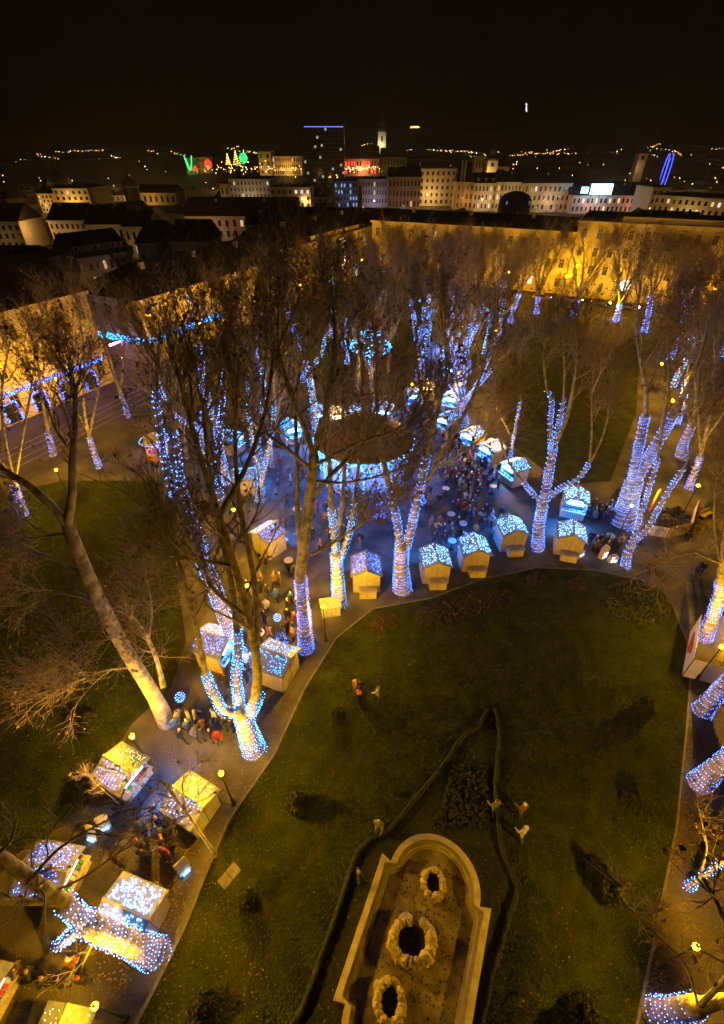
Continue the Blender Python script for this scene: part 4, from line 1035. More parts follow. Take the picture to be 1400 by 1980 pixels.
# decorated fir trees in front of the bandstand
fir_m = mat("fir_needle", (.012, .03, .014), .9, col2=(.03, .06, .02), scale=4)
def fir(label, px, h, led):
    p = G(*px); t = thing("fir_tree", label, "tree", p)
    MB().cyl((0, 0, 0), (0, 0, h*.9), .06, .02, 6).build("trunk", bark_dark, t)
    n = 1400; u = R.random(n)**1.4; th_ = R.random(n)*6.28; rr = (1-u)*h*.30*(.5+.5*R.random(n))
    c = np.stack([rr*np.cos(th_), rr*np.sin(th_), .25 + u*h], 1); d = unit(np.stack([np.cos(th_), np.sin(th_), -.35+0*u], 1)+R.normal(size=(n, 3))*.3); w_ = unit(np.cross(d, R.normal(size=(n, 3))))
    V = np.stack([c-d*.16, c+w_*.06, c+d*.16, c-w_*.06], 1).reshape(-1, 3); b = np.arange(n)[:, None]*4
    o = obj("crown", npmesh("crown", V, np.concatenate([b+np.array([0, 1, 2]), b+np.array([0, 2, 3])])), fir_m, t); o['kind'] = 'stuff'
    m = 170; u = R.random(m); th_ = R.random(m)*6.28; rr = (1-u)*h*.31
    o = obj("light_string", bulbs("light_string", np.stack([rr*np.cos(th_), rr*np.sin(th_), .25+u*h], 1), .038), led, t); o['kind'] = 'stuff'
fir("fir tree with deep blue lights at the bandstand steps", (735, 1000), 2.4, led_deep)
fir("fir tree with deep blue lights right of the bandstand steps", (812, 975), 2.0, led_deep)
fir("fir tree with blue lights left of the bandstand", (618, 905), 2.6, led_deep)
fir("small blue lit fir among the left market visitors", (545, 1245), 1.6, led_deep)
# hanging light spheres
def light_ball(label, px, h, r, led):
    p = G(px[0], px[1], h); t = thing("light_ball", label, "light ornament", (p[0], p[1], 0))
    MB().cyl((0, 0, 0), (0, 0, h - r), .03, .025, 6).build("pole", iron, t)
    n = 48; k = np.arange(n)+.5; ph = np.arccos(1-2*k/n); th_ = np.pi*(1+5**.5)*k
    o = obj("light_string", bulbs("light_string", np.stack([r*np.cos(th_)*np.sin(ph), r*np.sin(th_)*np.sin(ph), h+r*np.cos(ph)], 1), .024), led, t); o['kind'] = 'stuff'
light_ball("glowing white blue ball ornament on the path beside the pale leaning tree", (348, 1348), 2.6, .30, led_blue)
light_ball("glowing ball ornament above the visitors behind the near blue tree", (536, 1194), 2.6, .28, led_blue)
light_ball("glowing ball ornament left of the market by the pink lit stall", (338, 836), 2.8, .34, led_ice)
light_ball("glowing ball ornament high beyond the market alley", (836, 545), 4, .6, led_ice)
light_ball("glowing ball ornament in the alley crowns", (928, 598), 4, .4, led_blue)
light_ball("second glowing ball ornament in the alley crowns", (942, 616), 4, .4, led_blue)
light_ball("glowing blue ball ornament under the far shop fronts", (693, 578), 3, .5, led_deep)
light_ball("teal ball ornament before the far left facades", (618, 537), 3, .5, led_ice)
# light ring fountain ornament behind the bandstand
p = Vector((1.2, 66, 0)); t = thing("light_fountain", "mast with crown-shaped ring of icy lights behind the bandstand", "light ornament", p)
MB().cyl((0, 0, 0), (0, 0, 11.2), .10, .05, 8).build("mast", iron, t)
ringm = MB()
for i in range(24):
    a0_, a1_ = 6.2832*i/24, 6.2832*(i+1)/24
    ringm.cyl((math.cos(a0_)*2.8, math.sin(a0_)*2.8, 8.2), (math.cos(a1_)*2.8, math.sin(a1_)*2.8, 8.2), .03, .03, 5)
ringm.build("ring", iron, t)
pts = [(math.cos(q)*2.8*rnd.uniform(.93, 1.06), math.sin(q)*2.8*rnd.uniform(.93, 1.06), 8.2 + rnd.gauss(0, .22)) for q in [rnd.uniform(0, 6.28) for _ in range(230)]]
pts += [(math.cos(q)*1.3, math.sin(q)*1.3, 10.0 + rnd.gauss(0, .15)) for q in [rnd.uniform(0, 6.28) for _ in range(80)]]
pts += [(rnd.gauss(0, .1), rnd.gauss(0, .1), rnd.uniform(3, 11.3)) for _ in range(150)]
o = obj("light_string", bulbs("light_string", pts, .06), led_ice, t); o['kind'] = 'stuff'
# pink lit carousel left
p = G(308, 882); t = thing("carousel_kiosk", "pink and white lit kiosk beside the left street", "kiosk", p, .4)
MB().lathe([(1.3, 0), (1.3, .9), (1.25, .9)], k=12).build("body", mat("pink_board", (.55, .25, .3), .7), t)
MB().lathe([(1.7, 2.3), (1.2, 2.7), (.1, 3.2)], k=12).build("roof", wood_w, t)
for i in range(6): MB().cyl((math.cos(i)*1.25, math.sin(i)*1.25, .9), (math.cos(i)*1.25, math.sin(i)*1.25, 2.35), .04, .04, 6).build("post", wood_w, t)
MB().lathe([(.5, 1.9), (.5, 2.1), (.02, 2.15)], k=10).build("lamp", glow("pink_lamp", (1.0, .55, .75), 30), t)
o = obj("light_string", bulbs("light_string", [(math.cos(q)*1.72, math.sin(q)*1.72, 2.32) for q in np.arange(0, 6.28, .12)], .05), led_blue, t); o['kind'] = 'stuff'

# high tables and parasols
tbl_m = mat("table_white", (.6, .6, .62), .5)
def hightable(px, lab):
    p = G(*px); t = thing("high_table", lab, "table", p, 0, "round standing tables at the market")
    MB().lathe([(.02, 1.08), (.40, 1.08), (.40, 1.12), (.02, 1.12)], k=16).build("top", tbl_m, t)
    MB().cyl((0, 0, 0), (0, 0, 1.08), .035, .035, 6).build("leg", iron, t); MB().lathe([(.28, 0), (.28, .03), (.03, .05)], k=12).build("foot", iron, t)
TAB = [(1172, 998), (1174, 1052), (870, 1010), (893, 1028), (845, 1032), (872, 1062), (930, 1010), (948, 1018), (900, 1052), (950, 955), (900, 905), (860, 960), (780, 880), (890, 945), (1135, 1000), (1150, 1065), (575, 1000), (560, 1100), (505, 1240), (480, 1290), (350, 1580), (590, 1060), (640, 1010)]
for q in TAB: hightable(q, "round white standing table among the market visitors")

# ------------------------------------------------------------------ banner fences and the enclosure on the right
white_b = mat("banner_white", (.62, .58, .52), .8, col2=(.72, .68, .62), scale=2)
red_b = mat("banner_red", (.42, .05, .03), .8)
postm = mat("fence_post", (.10, .09, .08), .7)
def banner(label, pxs, h, spots):
    P = [Vector(G(*q)) for q in pxs]; t = thing("banner_fence", label, "banner fence", P[0]); o0 = P[0]
    for q in P: MB().cyl(q - o0, q - o0 + Vector((0, 0, h + .15)), .04, .04, 6).build("post", postm, t)
    for i, (p_, q_) in enumerate(zip(P[:-1], P[1:])):
        d = q_ - p_; n = Vector((-d.y, d.x, 0)).normalized(); m = (p_ + q_)/2 - o0; rz = math.atan2(d.y, d.x)
        MB().box((0, 0, 0), (d.length - .1, .02, h)).build("banner", white_b, t, m + Vector((0, 0, h/2 + .08)), rz)
        for k, (u_, v_, w_, hh, kind) in enumerate(spots.get(i, [])):
            mb = MB(); pr = []
            for a_ in range(14):
                an = 6.2832*a_/14; rr = 1 + .25*math.sin(an*3 + k)
                pr.append((u_*d.length + math.cos(an)*w_/2*rr, (v_-.5)*h + math.sin(an)*hh/2*rr))
            off = Vector((0, 0, 0))
            for sd in (-.016 - .004*k, .016 + .004*k):
                mb.poly([(a_, sd, b_) for a_, b_ in (pr if sd < 0 else pr[::-1])])
            mb.build("print_patch", red_b if kind == 'r' else white_b, t, m + Vector((0, 0, h/2 + .08)), rz)
    return t
banner("tall red and white printed banner fence turning the corner at the right edge", [(1334, 1222), (1318, 1308), (1405, 1330), (1480, 1340)], 2.0,
       {0: [(-.05, .42, 2.3, 1.2, 'r'), (.28, .45, .7, .7, 'w'), (-.3, .6, .5, .6, 'w')], 1: [(-.1, .6, .9, .5, 'w')]})
banner("white banner fence round the dark enclosure on the right path", [(1238, 1033), (1287, 1041), (1330, 1030), (1342, 985)], 1.2, {0: [(-.45, .5, .5, 1.0, 'r')]})
p = G(1246, 1002); t = thing("flag_banner", "tall narrow red and white flag beside the white globe lamp", "flag", p, .6)
MB().cyl((0, 0, 0), (0, 0, 3.6), .03, .025, 6).build("pole", postm, t)
MB().box((.36, 0, 2.6), (.66, .015, 1.8)).build("cloth", white_b, t); MB().box((.36, 0, 1.2), (.66, .02, .95)).build("cloth", red_b, t)
bagm = mat("bag_black", (.02, .02, .022), .35, noise=.3)
for i in range(9):
    p = G(rnd.uniform(1258, 1328), rnd.uniform(990, 1018)); bm = bmesh.new(); bmesh.ops.create_icosphere(bm, subdivisions=2, radius=.5)
    for v in bm.verts: v.co = Vector((v.co.x*rnd.uniform(.8, 1.2), v.co.y*rnd.uniform(.8, 1.2), max(v.co.z, -.3)*rnd.uniform(.7, 1.1)))
    me = bpy.data.meshes.new("bag"); bm.to_mesh(me); bm.free()
    o = obj("bag", me, bagm, None, (p[0], p[1], .31)); o.rotation_euler = (0, 0, rnd.uniform(0, 6)); tag(o, "black bag lying in the fenced enclosure on the right", "bag", "black bags in the enclosure")
p = G(1432, 1262); t = thing("kiosk_hut", "yellow lit hut cut by the right edge beside the lamp", "hut", p, PARK_ROT)
MB().box((0, 0, 1.2), (3.4, 3.0, 2.4)).build("wall", wood, t); MB().box((0, 0, 2.5), (3.9, 3.5, .14)).build("roof", wood_w, t); MB().box((0, -1.52, 1.0), (.9, .04, 2.0)).build("door", postm, t)
for label, px in [("green litter bin beside the right path lamp", (1366, 980)), ("litter bin at the far pavement", (1165, 605))]:
    p = G(*px); t = thing("litter_bin", label, "litter bin", p)
    MB().lathe([(.02, 0), (.26, 0), (.30, .9), (.24, .92), (.02, .85)], k=12).build("drum", mat("bin_green", (.03, .05, .03), .5), t); MB().cyl((.34, 0, 0), (.34, 0, 1.1), .03, .03, 6).build("post", iron, t)
p = G(1362, 1000); t = thing("park_bench", "wooden park bench on the lamplit right path", "bench", p, .5)
for k in range(4): MB().box((0, -.18 + k*.12, .45), (1.7, .09, .04)).build("slat", wood, t)
for k in range(3): MB().box((0, .26, .6 + k*.13), (1.7, .03, .09)).build("slat", wood, t)
for s_ in (-.7, .7): MB().box((s_, 0, .22), (.06, .5, .44)).build("leg", iron, t)

# ------------------------------------------------------------------ people
def person_mesh(pose, seed):
    rr = random.Random(seed)
    st = {'stand': (.09, -.02, .0, .0), 'walk': (.10, .0, .24, .18), 'hold': (.10, .0, .03, .42)}[pose]
    hip, _, stride, arm = st
    J = {'pel': (0, 0, .95), 'spi': (0, 0, 1.15), 'che': (0, .02, 1.36), 'nec': (0, .02, 1.50), 'hb': (0, .03, 1.58), 'ht': (0, .02, 1.72)}
    for s, sg in (('l', -1), ('r', 1)):
        f = stride*sg
        J[s+'h'] = (sg*hip, 0, .90); J[s+'k'] = (sg*(hip+.01), f*.6+.03, .50); J[s+'a'] = (sg*(hip+.01), f, .09); J[s+'t'] = (sg*(hip+.03), f+.17, .05)
        J[s+'s'] = (sg*.20, .01, 1.40); J[s+'e'] = (sg*.27, -f*.4 + arm*.25, 1.13); J[s+'w'] = (sg*(.25 - arm*.2), -f*.7 + .05 + arm*.8, .90 + arm*.55); J[s+'f'] = (sg*(.24 - arm*.25), -f*.75 + .08 + arm*.95, .80 + arm*.7)
    RAD = {'pel': (.17, .13), 'spi': (.17, .13), 'che': (.20, .14), 'nec': (.07, .07), 'hb': (.10, .11), 'ht': (.09, .10), 'h': (.11, .12), 'k': (.085, .085), 'a': (.06, .06), 't': (.05, .035), 's': (.09, .09), 'e': (.068, .068), 'w': (.05, .05), 'f': (.035, .045)}
    names = list(J); E = [('pel', 'spi'), ('spi', 'che'), ('che', 'nec'), ('nec', 'hb'), ('hb', 'ht')]
    for s in 'lr': E += [('pel', s+'h'), (s+'h', s+'k'), (s+'k', s+'a'), (s+'a', s+'t'), ('che', s+'s'), (s+'s', s+'e'), (s+'e', s+'w'), (s+'w', s+'f')]
    me = bpy.data.meshes.new("body"); me.from_pydata([J[n] for n in names], [(names.index(a_), names.index(b_)) for a_, b_ in E], [])
    o = bpy.data.objects.new("tmp", me); C.objects.link(o)
    o.modifiers.new("s", 'SKIN')
    for i, n in enumerate(names):
        k = RAD.get(n) or RAD[n[1:]]; me.skin_vertices[0].data[i].radius = k
    me.skin_vertices[0].data[0].use_root = True
    sb = o.modifiers.new("u", 'SUBSURF'); sb.levels = 1; sb.render_levels = 1
    dg = bpy.context.evaluated_depsgraph_get(); ev = o.evaluated_get(dg)
    nm = bpy.data.meshes.new_from_object(ev); nm.name = "body"
    bpy.data.objects.remove(o); bpy.data.meshes.remove(me)
    for pl in nm.polygons:
        c = pl.center; pl.use_smooth = True
        if c.z > 1.50: mi = 3 if (c.z > 1.66 or c.y < -.01) else 0
        elif c.z > .72 and not (abs(c.x) > .2 and c.z < .88): mi = 1
        elif c.z > .12: mi = 2 if abs(c.x) < .2 else 0
        else: mi = 4
        if pose == 'hold' and c.y > .42: mi = 0
        pl.material_index = mi
    return nm
skin = mat("skin", (.30, .19, .14), .6)
hairs = [mat("hair_dark", (.02, .015, .012), .7), mat("hair_brown", (.10, .06, .035), .7), mat("hat_red", (.2, .02, .02), .9), mat("hair_fair", (.30, .22, .12), .7), mat("hat_white", (.55, .53, .5), .9)]
coats = [mat("coat_%s" % n, c, .85) for n, c in [("black", (.015, .015, .017)), ("navy", (.02, .03, .08)), ("grey", (.12, .12, .13)), ("brown", (.11, .06, .03)), ("red", (.22, .02, .02)), ("orange", (.3, .13, .04)), ("white", (.34, .33, .31)), ("blue", (.05, .12, .4)), ("green", (.05, .14, .05)), ("pink", (.5, .15, .25))]]
trous = [mat("trousers_dark", (.02, .022, .03), .9), mat("jeans", (.05, .07, .13), .9)]
shoe = mat("shoe", (.02, .018, .015), .7)
POSE = {k: person_mesh(k, i) for i, k in enumerate(('stand', 'walk', 'hold'))}
pm_cache = {}
def person(px, pose, ci, label, group=None, rz=None, sc=1.0, hi=None):
    hi = rnd.randrange(len(hairs)) if hi is None else hi; ti = rnd.randrange(2)
    key = (pose, ci, hi, ti)
    if key not in pm_cache:
        m = POSE[pose].copy()
        for q in (skin, coats[ci], trous[ti], hairs[hi], shoe): m.materials.append(q)
        pm_cache[key] = m
    o = bpy.data.objects.new("person", pm_cache[key]); C.objects.link(o)
    p = G(*px) if len(px) == 2 else px
    o.location = (p[0], p[1], .012 + (px[2] if False else 0)); o.rotation_euler = (0, 0, rnd.uniform(0, 6.28) if rz is None else rz); o.scale = (sc, sc, sc*rnd.uniform(.94, 1.05))
    tag(o, label, "person", group); return o
def crowd(n, poly, label, group, mind=.45, bias=None):
    pts = []; tries = 0
    xs = [q[0] for q in poly]; ys = [q[1] for q in poly]
    def inside(x, y):
        r = False; j = len(poly) - 1
        for i in range(len(poly)):
            if (poly[i][1] > y) != (poly[j][1] > y) and x < (poly[j][0]-poly[i][0])*(y-poly[i][1])/(poly[j][1]-poly[i][1]) + poly[i][0]: r = not r
            j = i
        return r
    while len(pts) < n and tries < n*40:
        tries += 1; x, y = rnd.uniform(min(xs), max(xs)), rnd.uniform(min(ys), max(ys))
        if not inside(x, y): continue
        g_ = G(x, y)
        if any((g_[0]-q[0])**2 + (g_[1]-q[1])**2 < mind*mind for q in pts): continue
        pts.append(g_); ci_ = rnd.choice((0, 0, 0, 0, 0, 0, 1, 1, 1, 1, 2, 2, 2, 3, 3, 3, 4, 5, 6, 7, 8)); cn = ('black', 'navy', 'grey', 'brown', 'red', 'orange', 'white', 'blue', 'green', 'pink')[ci_]
        person((x, y), rnd.choice(('stand', 'stand', 'hold', 'walk')), ci_, label.replace('person in winter clothes', 'person').replace('person', 'person in %s coat' % cn, 1), group)
crowd(95, [(838, 850), (880, 842), (925, 880), (965, 925), (960, 955), (905, 965), (850, 935)], "person in winter clothes in the dense crowd right of the bandstand", "crowd right of the bandstand")
crowd(36, [(760, 795), (835, 800), (850, 850), (815, 860), (770, 830)], "person in winter clothes in the crowd behind the bandstand", "crowd behind the bandstand")
crowd(20, [(820, 960), (930, 970), (960, 1010), (900, 1000), (830, 1000)], "person crossing the blue lit square before the stall arc", "visitors on the blue square")
crowd(26, [(825, 1025), (905, 1000), (985, 995), (985, 1015), (905, 1050), (835, 1065)], "person standing at tables just behind the stall arc", "visitors behind the stall arc")
crowd(20, [(1132, 985), (1195, 992), (1190, 1015), (1135, 1010)], "person standing near the thick lit trunk on the right", "visitors by the thick lit trunk")
crowd(13, [(1135, 1052), (1200, 1060), (1195, 1078), (1140, 1070)], "person standing behind the wooden light boxes", "visitors by the light boxes")
crowd(48, [(450, 1150), (590, 1100), (600, 1190), (560, 1270), (500, 1330), (440, 1330)], "person among the left stalls behind the near blue tree", "crowd among the left stalls")
crowd(50, [(520, 900), (600, 880), (640, 960), (720, 985), (700, 1070), (600, 1090), (540, 1040)], "person in the market left of the bandstand", "crowd left of the bandstand")
crowd(16, [(340, 1400), (470, 1385), (440, 1440), (350, 1450)], "person walking on the lamplit path beside the near blue tree", "walkers on the lamplit path")
crowd(9, [(290, 1560), (350, 1600), (330, 1690), (220, 1680), (260, 1600)], "person walking between the lower left stalls", "walkers between the lower left stalls")
crowd(6, [(30, 1880), (170, 1850), (200, 1920), (60, 1930)], "person at the lower left corner under the branches", "people at the lower left corner")
crowd(24, [(845, 640), (900, 650), (870, 780), (840, 780)], "person in the far market alley under lit trees", "people in the far alley")
for px, pose, ci, lab, rz, sc, hi in [
    ((689, 1340), 'stand', 5, "adult in an orange coat in the group of three on the lawn", 2.5, 1.0, 3), ((697, 1342), 'stand', 0, "adult in black in the group of three on the lawn", 3.6, 1.0, 0), ((694, 1350), 'stand', 9, "child in pink in the group of three on the lawn", 3.0, .68, 2),
    ((730, 1352), 'walk', 6, "person in a pale coat walking alone on the lawn", 1.2, .9, 3), ((952, 1572), 'walk', 2, "person in grey on the dark fountain path by the hedge", .5, 1.0, 1), ((1004, 1578), 'walk', 3, "person in brown with pale hat on the lawn right of the hedge", .4, 1.0, 4), ((1005, 1622), 'walk', 6, "person in a pale coat on the lawn right of the hedge", .6, 1.0, 4),
    ((732, 1608), 'walk', 2, "person in grey at the corner of the fountain hedge", 2.8, 1.0, 3), ((695, 1705), 'stand', 0, "person in dark clothes with fair hair between hedge and basin", 2.0, 1.0, 3),
    ((1252, 1100), 'walk', 3, "person in brown in the couple on the right path", 3.6, 1.0, 0), ((1263, 1102), 'walk', 2, "person in grey in the couple on the right path", 3.6, 1.0, 1), ((1338, 1115), 'stand', 1, "person in navy under the branches of the right path", 1.0, 1.0, 0), ((1350, 1112), 'hold', 0, "person in black looking at a phone on the right path", 2.0, 1.0, 0),
    ((1275, 1062), 'walk', 3, "person in brown beside the white banner fence", 4.0, 1.0, 1), ((1240, 1000), 'stand', 7, "person in bright blue at the flag by the enclosure", 2.0, 1.0, 0)]:
    person(px, pose, ci, lab, None, rz, sc, hi)
for px in [(1060, 603), (1072, 603), (1135, 612), (1140, 606), (1165, 610)]: person(px, 'stand', 0, "person in dark clothes on the far street pavement", "people on the far pavement")

# ------------------------------------------------------------------ cars
tyre_m = mat("tyre", (.02, .02, .02), .8); rim_m = mat("wheel_rim", (.4, .4, .42), .4, metal=.8)
glass_m = mat("car_glass", (.02, .025, .03), .1, spec=.6)
head_l = glow("headlight", (1.0, .95, .85), 60); tail_l = glow("taillight", (1.0, .04, .02), 30)
def car(label, p, rz, col, nm):
    t = thing("car", label, "car", p, rz)
    paint = mat("paint_" + nm, col, .3, spec=.6)
    prof = [(-2.1, .35), (2.1, .35), (2.15, .62), (2.0, .82), (1.1, .92), (-1.7, .98), (-2.12, .9), (-2.15, .6)]
    def ext(pr, w0, w1, name, m):
        mb = MB(); k = len(pr); zt = max(b for _, b in pr)
        for sg in (-1, 1):
            for a_, b_ in pr: mb.v.append((a_, sg*(w0 if b_ < zt - .12 else w1), b_))
        mb.f += [tuple(range(k))[::-1], tuple(range(k, 2*k))] + [(i, (i+1) % k, k+(i+1) % k, k+i) for i in range(k)]
        return mb.build(name, m, t)
    ext(prof, .88, .84, "body", paint)
    ext([(1.0, .92), (.35, 1.38), (-1.2, 1.42), (-1.85, .98)], .80, .64, "cabin_glass", glass_m)
    MB().box((-.42, 0, 1.43), (1.5, 1.22, .05)).build("roof", paint, t)
    for x_ in (-1.32, 1.35):
        for y_ in (-.84, .84):
            w = MB().cyl((x_, y_-.1, .33), (x_, y_+.1, .33), .33, .33, 14).build("wheel", tyre_m, t)
            MB().cyl((x_, y_-.11, .33), (x_, y_+.11, .33), .19, .19, 10).build("rim", rim_m, w)
    for y_ in (-.62, .62):
        MB().box((2.12, y_, .68), (.1, .3, .14)).build("headlight", head_l, t); MB().box((-2.13, y_, .76), (.08, .3, .14)).build("taillight", tail_l, t)
    for y_ in (-.92, .92): MB().box((.75, y_, .98), (.16, .12, .1)).build("mirror", paint, t)
rz_far = -AX
car("yellow lit car behind the first wrapped trunk on the far street", G(1047, 580), rz_far, (.35, .25, .06), "ochre")
car("silver car behind the middle wrapped trunk on the far street", G(1107, 585), rz_far, (.4, .4, .42), "silver")
car("dark car leaving past the far lamp, tail lights on", G(1160, 590), rz_far, (.05, .05, .06), "graphite")
car("dark car with red tail lights right of the far lamp", G(1215, 598), rz_far, (.06, .05, .05), "black")
car("dark car at the purple lit corner of the left street", G(214, 706), math.radians(64), (.03, .03, .05), "midnight")
# tram rails in the left street
railm = mat("steel_rail", (.35, .34, .33), .35, metal=.9)
for t_ in (-62.6, -61.2, -59.4, -58.0):
    o = MB().box((0, 0, 0), (165, .09, .02)).build("tram_rail", railm, None, F(52, t_, .010), math.radians(64)); struct(o)

# ------------------------------------------------------------------ buildings round the park
tile = mat("roof_tile", (.030, .021, .018), .9, noise=.4, scale=1.2, bump=.3, bscale=6)
zinc = mat("roof_zinc", (.05, .05, .055), .6, noise=.3, scale=.6)
plaster_y = mat("plaster_yellow", (.42, .35, .22), .9, col2=(.52, .44, .29), scale=.5, bump=.1, bscale=3)
plaster_c = mat("plaster_cream", (.46, .41, .33), .9, col2=(.54, .49, .40), scale=.5)
plaster_g = mat("plaster_grey", (.30, .28, .26), .9, col2=(.38, .36, .33), scale=.5)
plaster_r = mat("plaster_pink", (.44, .33, .30), .9, col2=(.50, .39, .35), scale=.5)
trim = mat("facade_trim", (.50, .45, .36), .9)
frame_m = mat("window_frame", (.40, .37, .32), .7)
pane_m = mat("window_pane", (.015, .016, .02), .12, spec=.6)
pane_warm = glow("window_lit_warm", (1.0, .66, .26), .8)
pane_cool = glow("window_lit_cool", (.85, .95, .9), .8)
door_m = mat("door_wood", (.06, .04, .025), .6)
WM = {}
def wmeshes(w, h, lod):
    k = (round(w, 2), round(h, 2), lod)
    if k not in WM:
        fr = MB(); th = .1*min(w, 2)
        for c, d in (((-w/2+th/2, 0, h/2), (th, .10, h)), ((w/2-th/2, 0, h/2), (th, .10, h)), ((0, 0, h-th/2), (w-2*th, .10, th)), ((0, 0, th/2), (w-2*th, .10, th)), ((0, 0, h*.5), (th*.6, .08, h-2*th)), ((0, 0.005, h*.64), (w-2*th, .07, th*.6))): fr.box(c, d)
        hood = MB().box((0, -.06, h + .16), (w+.35, .24, .12)); sill = MB().box((0, -.05, -.06), (w+.2, .22, .1))
        pn = MB().box((0, 0, h/2), (w-.04, .03, h-.04))
        WM[k] = [fr.mesh("window"), hood.mesh("window_hood"), {}, pn, sill.mesh("window_sill")]; WM[k][4].materials.append(trim)
        WM[k][0].materials.append(frame_m); WM[k][1].materials.append(trim)
    return WM[k]
def window(parent, x, y, z, rz, w, h, lit, lod):
    fr, hood, panes, pn, sill = wmeshes(w, h, lod)
    pmk = lit.name
    if pmk not in panes: panes[pmk] = pn.mesh("pane"); panes[pmk].materials.append(lit)
    c, s = math.cos(rz), math.sin(rz)
    if lod == 'far':
        o = bpy.data.objects.new("window", panes[pmk]); C.objects.link(o); o.parent = parent; o.location = (x, y, z); o.rotation_euler = (0, 0, rz); return
    f = bpy.data.objects.new("window", fr); C.objects.link(f); f.parent = parent; f.location = (x, y, z); f.rotation_euler = (0, 0, rz)
    o = bpy.data.objects.new("pane", panes[pmk]); C.objects.link(o); o.parent = f; o.location = (0, .03, 0)
    h_ = bpy.data.objects.new("window_hood", hood); C.objects.link(h_); h_.parent = f
    s_ = bpy.data.objects.new("window_sill", sill); C.objects.link(s_); s_.parent = f
def building(label, org, rz, w, d, h, floors, cols, wall, roof='gable', rh=4.0, lit=.05, side=0, lod='near', litm=None, ww=1.35, wh=2.2, base_h=.6, name="building", cat="building", hl=True, dormers=0, chim=2, roofmat=None, group=None, parapet=False, attic=.6):
    t = thing(name, label, cat, org, rz, group)
    MB().prism([(0, 0), (w, 0), (w, d), (0, d)], 0, h).build("wall", wall, t)
    rm = roofmat or tile; e = .5 if lod == 'near' else .35
    z0 = h + .02
    if lod == 'near' or hl:
        MB().prism([(-e*.8, -e*.8), (w+e*.8, -e*.8), (w+e*.8, d+e*.8), (-e*.8, d+e*.8)], h - .45, h - .05).build("cornice", trim, t)
    mb = MB()
    if roof == 'gable':
        mb.v = [(-e, -e, z0), (w+e, -e, z0), (w+e, d+e, z0), (-e, d+e, z0), (-e*.3, d/2, z0+rh), (w+e*.3, d/2, z0+rh)]
        mb.f = [(0, 1, 5, 4), (2, 3, 4, 5), (0, 4, 3), (1, 2, 5), (3, 2, 1, 0)]
    elif roof == 'hip':
        k = min(d/2, w*.45)
        mb.v = [(-e, -e, z0), (w+e, -e, z0), (w+e, d+e, z0), (-e, d+e, z0), (k, d/2, z0+rh), (w-k, d/2, z0+rh)]
        mb.f = [(0, 1, 5, 4), (2, 3, 4, 5), (0, 4, 3), (1, 2, 5), (3, 2, 1, 0)]
    elif roof == 'flat':
        mb.prism([(.3, .3), (w-.3, .3), (w-.3, d-.3), (.3, d-.3)], z0, z0 + .5)
    rf = mb.build("roof", rm, t)
    if parapet:
        MB().box((w/2, .25, h + .55), (w*.55, .3, 1.1)).build("parapet", trim, t)
    for i in range(chim):
        x_ = w*(i + .6)/(chim + .3); MB().box((x_, d*.38, z0 + rh*.75 if roof != 'flat' else z0+.8), (.9, .7, 2.0 if roof != 'flat' else 1.4)).build("chimney", plaster_g, rf)
    fh = (h - base_h - attic)/floors
    rr = random.Random(label)
    for fl_ in range(floors):
        z = base_h + fl_*fh + (fh - wh)/2
        if hl and fl_ > 0 and lod == 'near': MB().box((w/2, -.06, base_h + fl_*fh), (w + .1, .16, .22)).build("string_course", trim, t)
        for c in range(cols):
            x = w*(c + .5)/cols
            m = pane_m
            if rr.random() < lit: m = litm or rr.choice((pane_warm, pane_warm, pane_cool))
            window(t, x, -.03 if lod == 'near' else -.01, z, 0, ww, wh, m, lod)
        for c in range(side):
            y = d*(c + .5)/side; m = pane_m if rr.random() > lit*1.5 else pane_warm
            window(t, -.03, y, z, -math.pi/2, ww, wh, m, lod)
    for i in range(dormers):
        x = w*(i + .5)/dormers
        MB().box((x, d*.13, z0 + rh*.34), (1.3, 1.4, 1.5)).build("dormer", wall, rf)
        MB().box((x, d*.13 - .72, z0 + rh*.36), (.7, .03, .9)).build("dormer_window", pane_m, rf)
        mb = MB(); mb.v = [(x-.8, d*.13-.85, z0+rh*.34+.72), (x+.8, d*.13-.85, z0+rh*.34+.72), (x, d*.13-.85, z0+rh*.34+1.4), (x-.8, d*.13+1.4, z0+rh*.34+.72), (x+.8, d*.13+1.4, z0+rh*.34+.72), (x, d*.13+1.4, z0+rh*.34+1.4)]
        mb.f = [(0, 1, 2), (5, 4, 3), (0, 2, 5, 3), (2, 1, 4, 5), (1, 0, 3, 4)]; mb.build("dormer_roof", rm, rf)
    return t
RL = math.radians(64)
b1 = building("yellow facade building at the left edge with blue lit arches", F(0, -69), RL, 48.5, 16, 13.8, 3, 14, plaster_y, 'gable', 4.5, .02, chim=3, name="town_house")
b2 = building("corner building with icy light awnings on the purple lit street", F(57, -69), RL, 43, 15, 10.6, 2, 13, plaster_y, 'hip', 4.0, .03, side=5, chim=3, base_h=3.6, name="town_house")
b3 = building("long yellow building on the far left side of the square", F(101, -69), RL, 50, 16, 12.2, 3, 15, plaster_y, 'gable', 4.2, .05, chim=3, name="town_house", parapet=True)
c1 = building("dark roofed building closing the far end of the square", F(142, -66), PARK_ROT, 55.2, 18, 14.3, 3, 16, plaster_y, 'gable', 2.2, .10, chim=3, name="town_house")
c2 = building("tall yellow palace with balustrade on the far right of the square", F(141, -10.5), PARK_ROT, 41, 20, 16.8, 4, 12, plaster_y, 'flat', 1, .02, chim=0, name="palace", parapet=True, ww=1.2, wh=2.1)
c3 = building("lower yellow building cut by the right edge beyond the trees", F(141, 30.7), PARK_ROT, 40, 18, 14.5, 3, 12, plaster_y, 'gable', 2.5, .02, chim=2, name="town_house")
